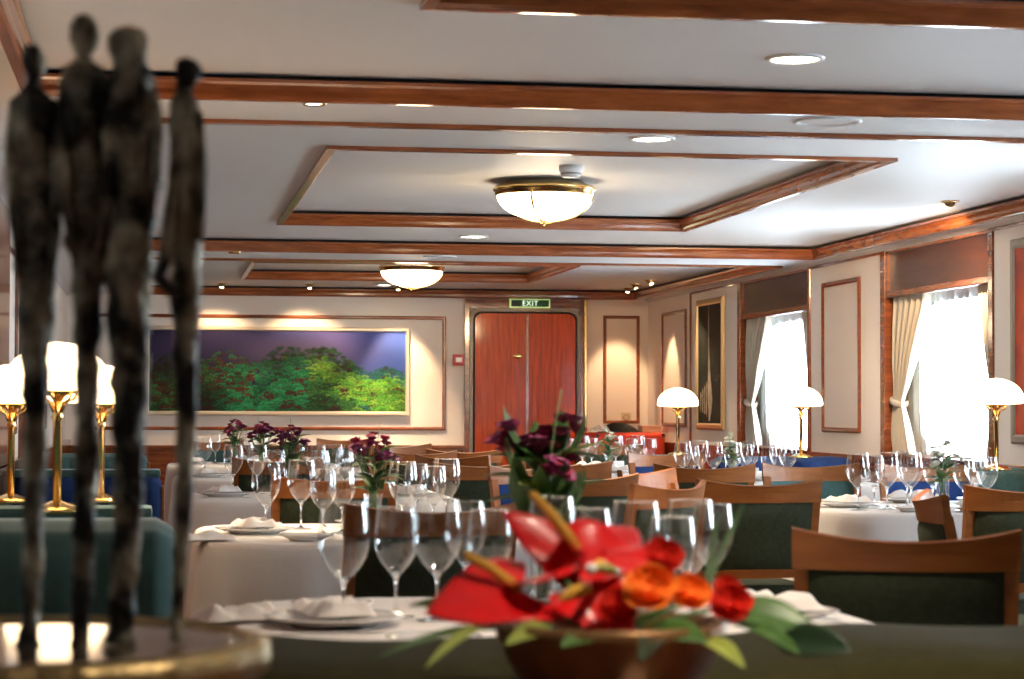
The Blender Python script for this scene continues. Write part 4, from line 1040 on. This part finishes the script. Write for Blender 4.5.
rose(fp(690, 592, 15), .029, ORANGE, 'second orange rose right of the largest', 2)
rose(fp(731, 603, 5), .030, REDP, 'red rose at the right end of the arrangement', 3)
rose(fp(727, 586, -10), .018, REDP, 'small red rosebud above the right-end rose', 4)
rose(fp(662, 556, -10), .030, REDP, 'red rose behind the orange roses', 5)
rose(fp(618, 606, 25), .028, REDP, 'red rose below the white berry', 6)
brr = fp(591, 569, 60)
t = empty('berry_sprig', brr, 0, 'white berry on a pale twig among the red flowers', 'berry')
MB().lathe([(0, -.0075), (.0055, -.0045), (.0078, 0), (.0055, .0055), (0, .0075)], seg=14).build('berry', CHINA, t)
mb = MB(); mb.tube([(.004, 0, 0), (.02, .0, .0), (.035, .01, -.005)], [.003, .006, .004], 8); mb.build('twig', LEAF2, t)
def fleaf(a, b, w, m, label, nrm=None, dr=.12):
    a, b = Vector(a), Vector(b); mb = MB(); leaf_mesh(mb, Vector((0, 0, 0)), b-a, w, nrm or (upv+toC*.8), dr, 6, 12)
    o = mb.build('leaf', m, loc=a, recalc=False); md = o.modifiers.new('thickness', 'SOLIDIFY'); md.thickness = .001
    return tag(o, label, 'leaf', 'leaves in the arrangement')
fleaf(fp(645, 636, 20), fp(708, 642, 40), .05, LEAF, 'bright green leaf under the orange roses')
fleaf(fp(715, 612), fp(822, 634, 10), .062, LEAF, 'long green leaf reaching right under the red rose')
fleaf(fp(775, 640, 10), fp(852, 650, 30), .055, DLEAF, 'dark rounded leaf at the right end of the arrangement', upv*.5+toC, .05)
fleaf(fp(600, 640, 30), fp(560, 648, 50), .035, LEAF, 'small leaf over the pot rim')
fleaf(fp(565, 632, 10), fp(505, 645, 40), .04, LEAF2, 'yellowish leaf hanging over the left pot rim')
fleaf(fp(480, 615, -10), fp(408, 606, -30), .028, LEAF, 'green leaf beyond the left red anthurium')
fleaf(fp(500, 625), fp(425, 668, 60), .020, LEAF2, 'narrow yellow leaf drooping at the left')
fleaf(fp(520, 628), fp(372, 660, 40), .016, LEAF, 'long thin blade drooping furthest left')
fleaf(fp(700, 640, 20), fp(745, 668, 50), .03, LEAF2, 'yellow-green leaf over the right pot rim')
fleaf(fp(690, 620, -30), fp(745, 500, -60), .010, LEAF, 'thin grass blade rising right of the roses', toC)
fleaf(fp(700, 620, -30), fp(718, 512, -60), .009, LEAF, 'thin upright grass blade behind the roses', toC)
fleaf(fp(735, 625), fp(800, 655, 40), .034, LEAF, 'green leaf below the red rose at the right')
fleaf(fp(660, 640, 30), fp(640, 662, 70), .035, DLEAF, 'dark leaf lying on the pot front')

# ---------------- light and camera
w = bpy.data.worlds.new('World'); scene.world = w; w.use_nodes = True
bg = w.node_tree.nodes['Background']; bg.inputs[0].default_value = (.78, .89, 1.0, 1); bg.inputs[1].default_value = 26.0
cam = bpy.data.cameras.new('Camera'); co = bpy.data.objects.new('Camera', cam); C.objects.link(co); scene.camera = co
cam.sensor_width = 36; cam.lens = F*36/1024; cam.clip_start = .05
R = Matrix((rt, up, -fw)).transposed().to_4x4(); R.translation = (0, 0, EYE); co.matrix_world = R
cam.dof.use_dof = True; cam.dof.focus_distance = 12.0; cam.dof.aperture_fstop = (F*36/1024/1000)/.0125
scene.view_settings.view_transform = 'Standard'; scene.view_settings.look = 'None'; scene.view_settings.gamma = 1; scene.view_settings.use_curve_mapping = False
scene.view_settings.exposure = 1.0
cy = scene.cycles; cy.use_denoising = True; cy.max_bounces = 10; cy.transparent_max_bounces = 40; cy.transmission_bounces = 10; cy.glossy_bounces = 5; cy.diffuse_bounces = 5
cy.caustics_reflective = False; cy.caustics_refractive = False; cy.sample_clamp_indirect = 8
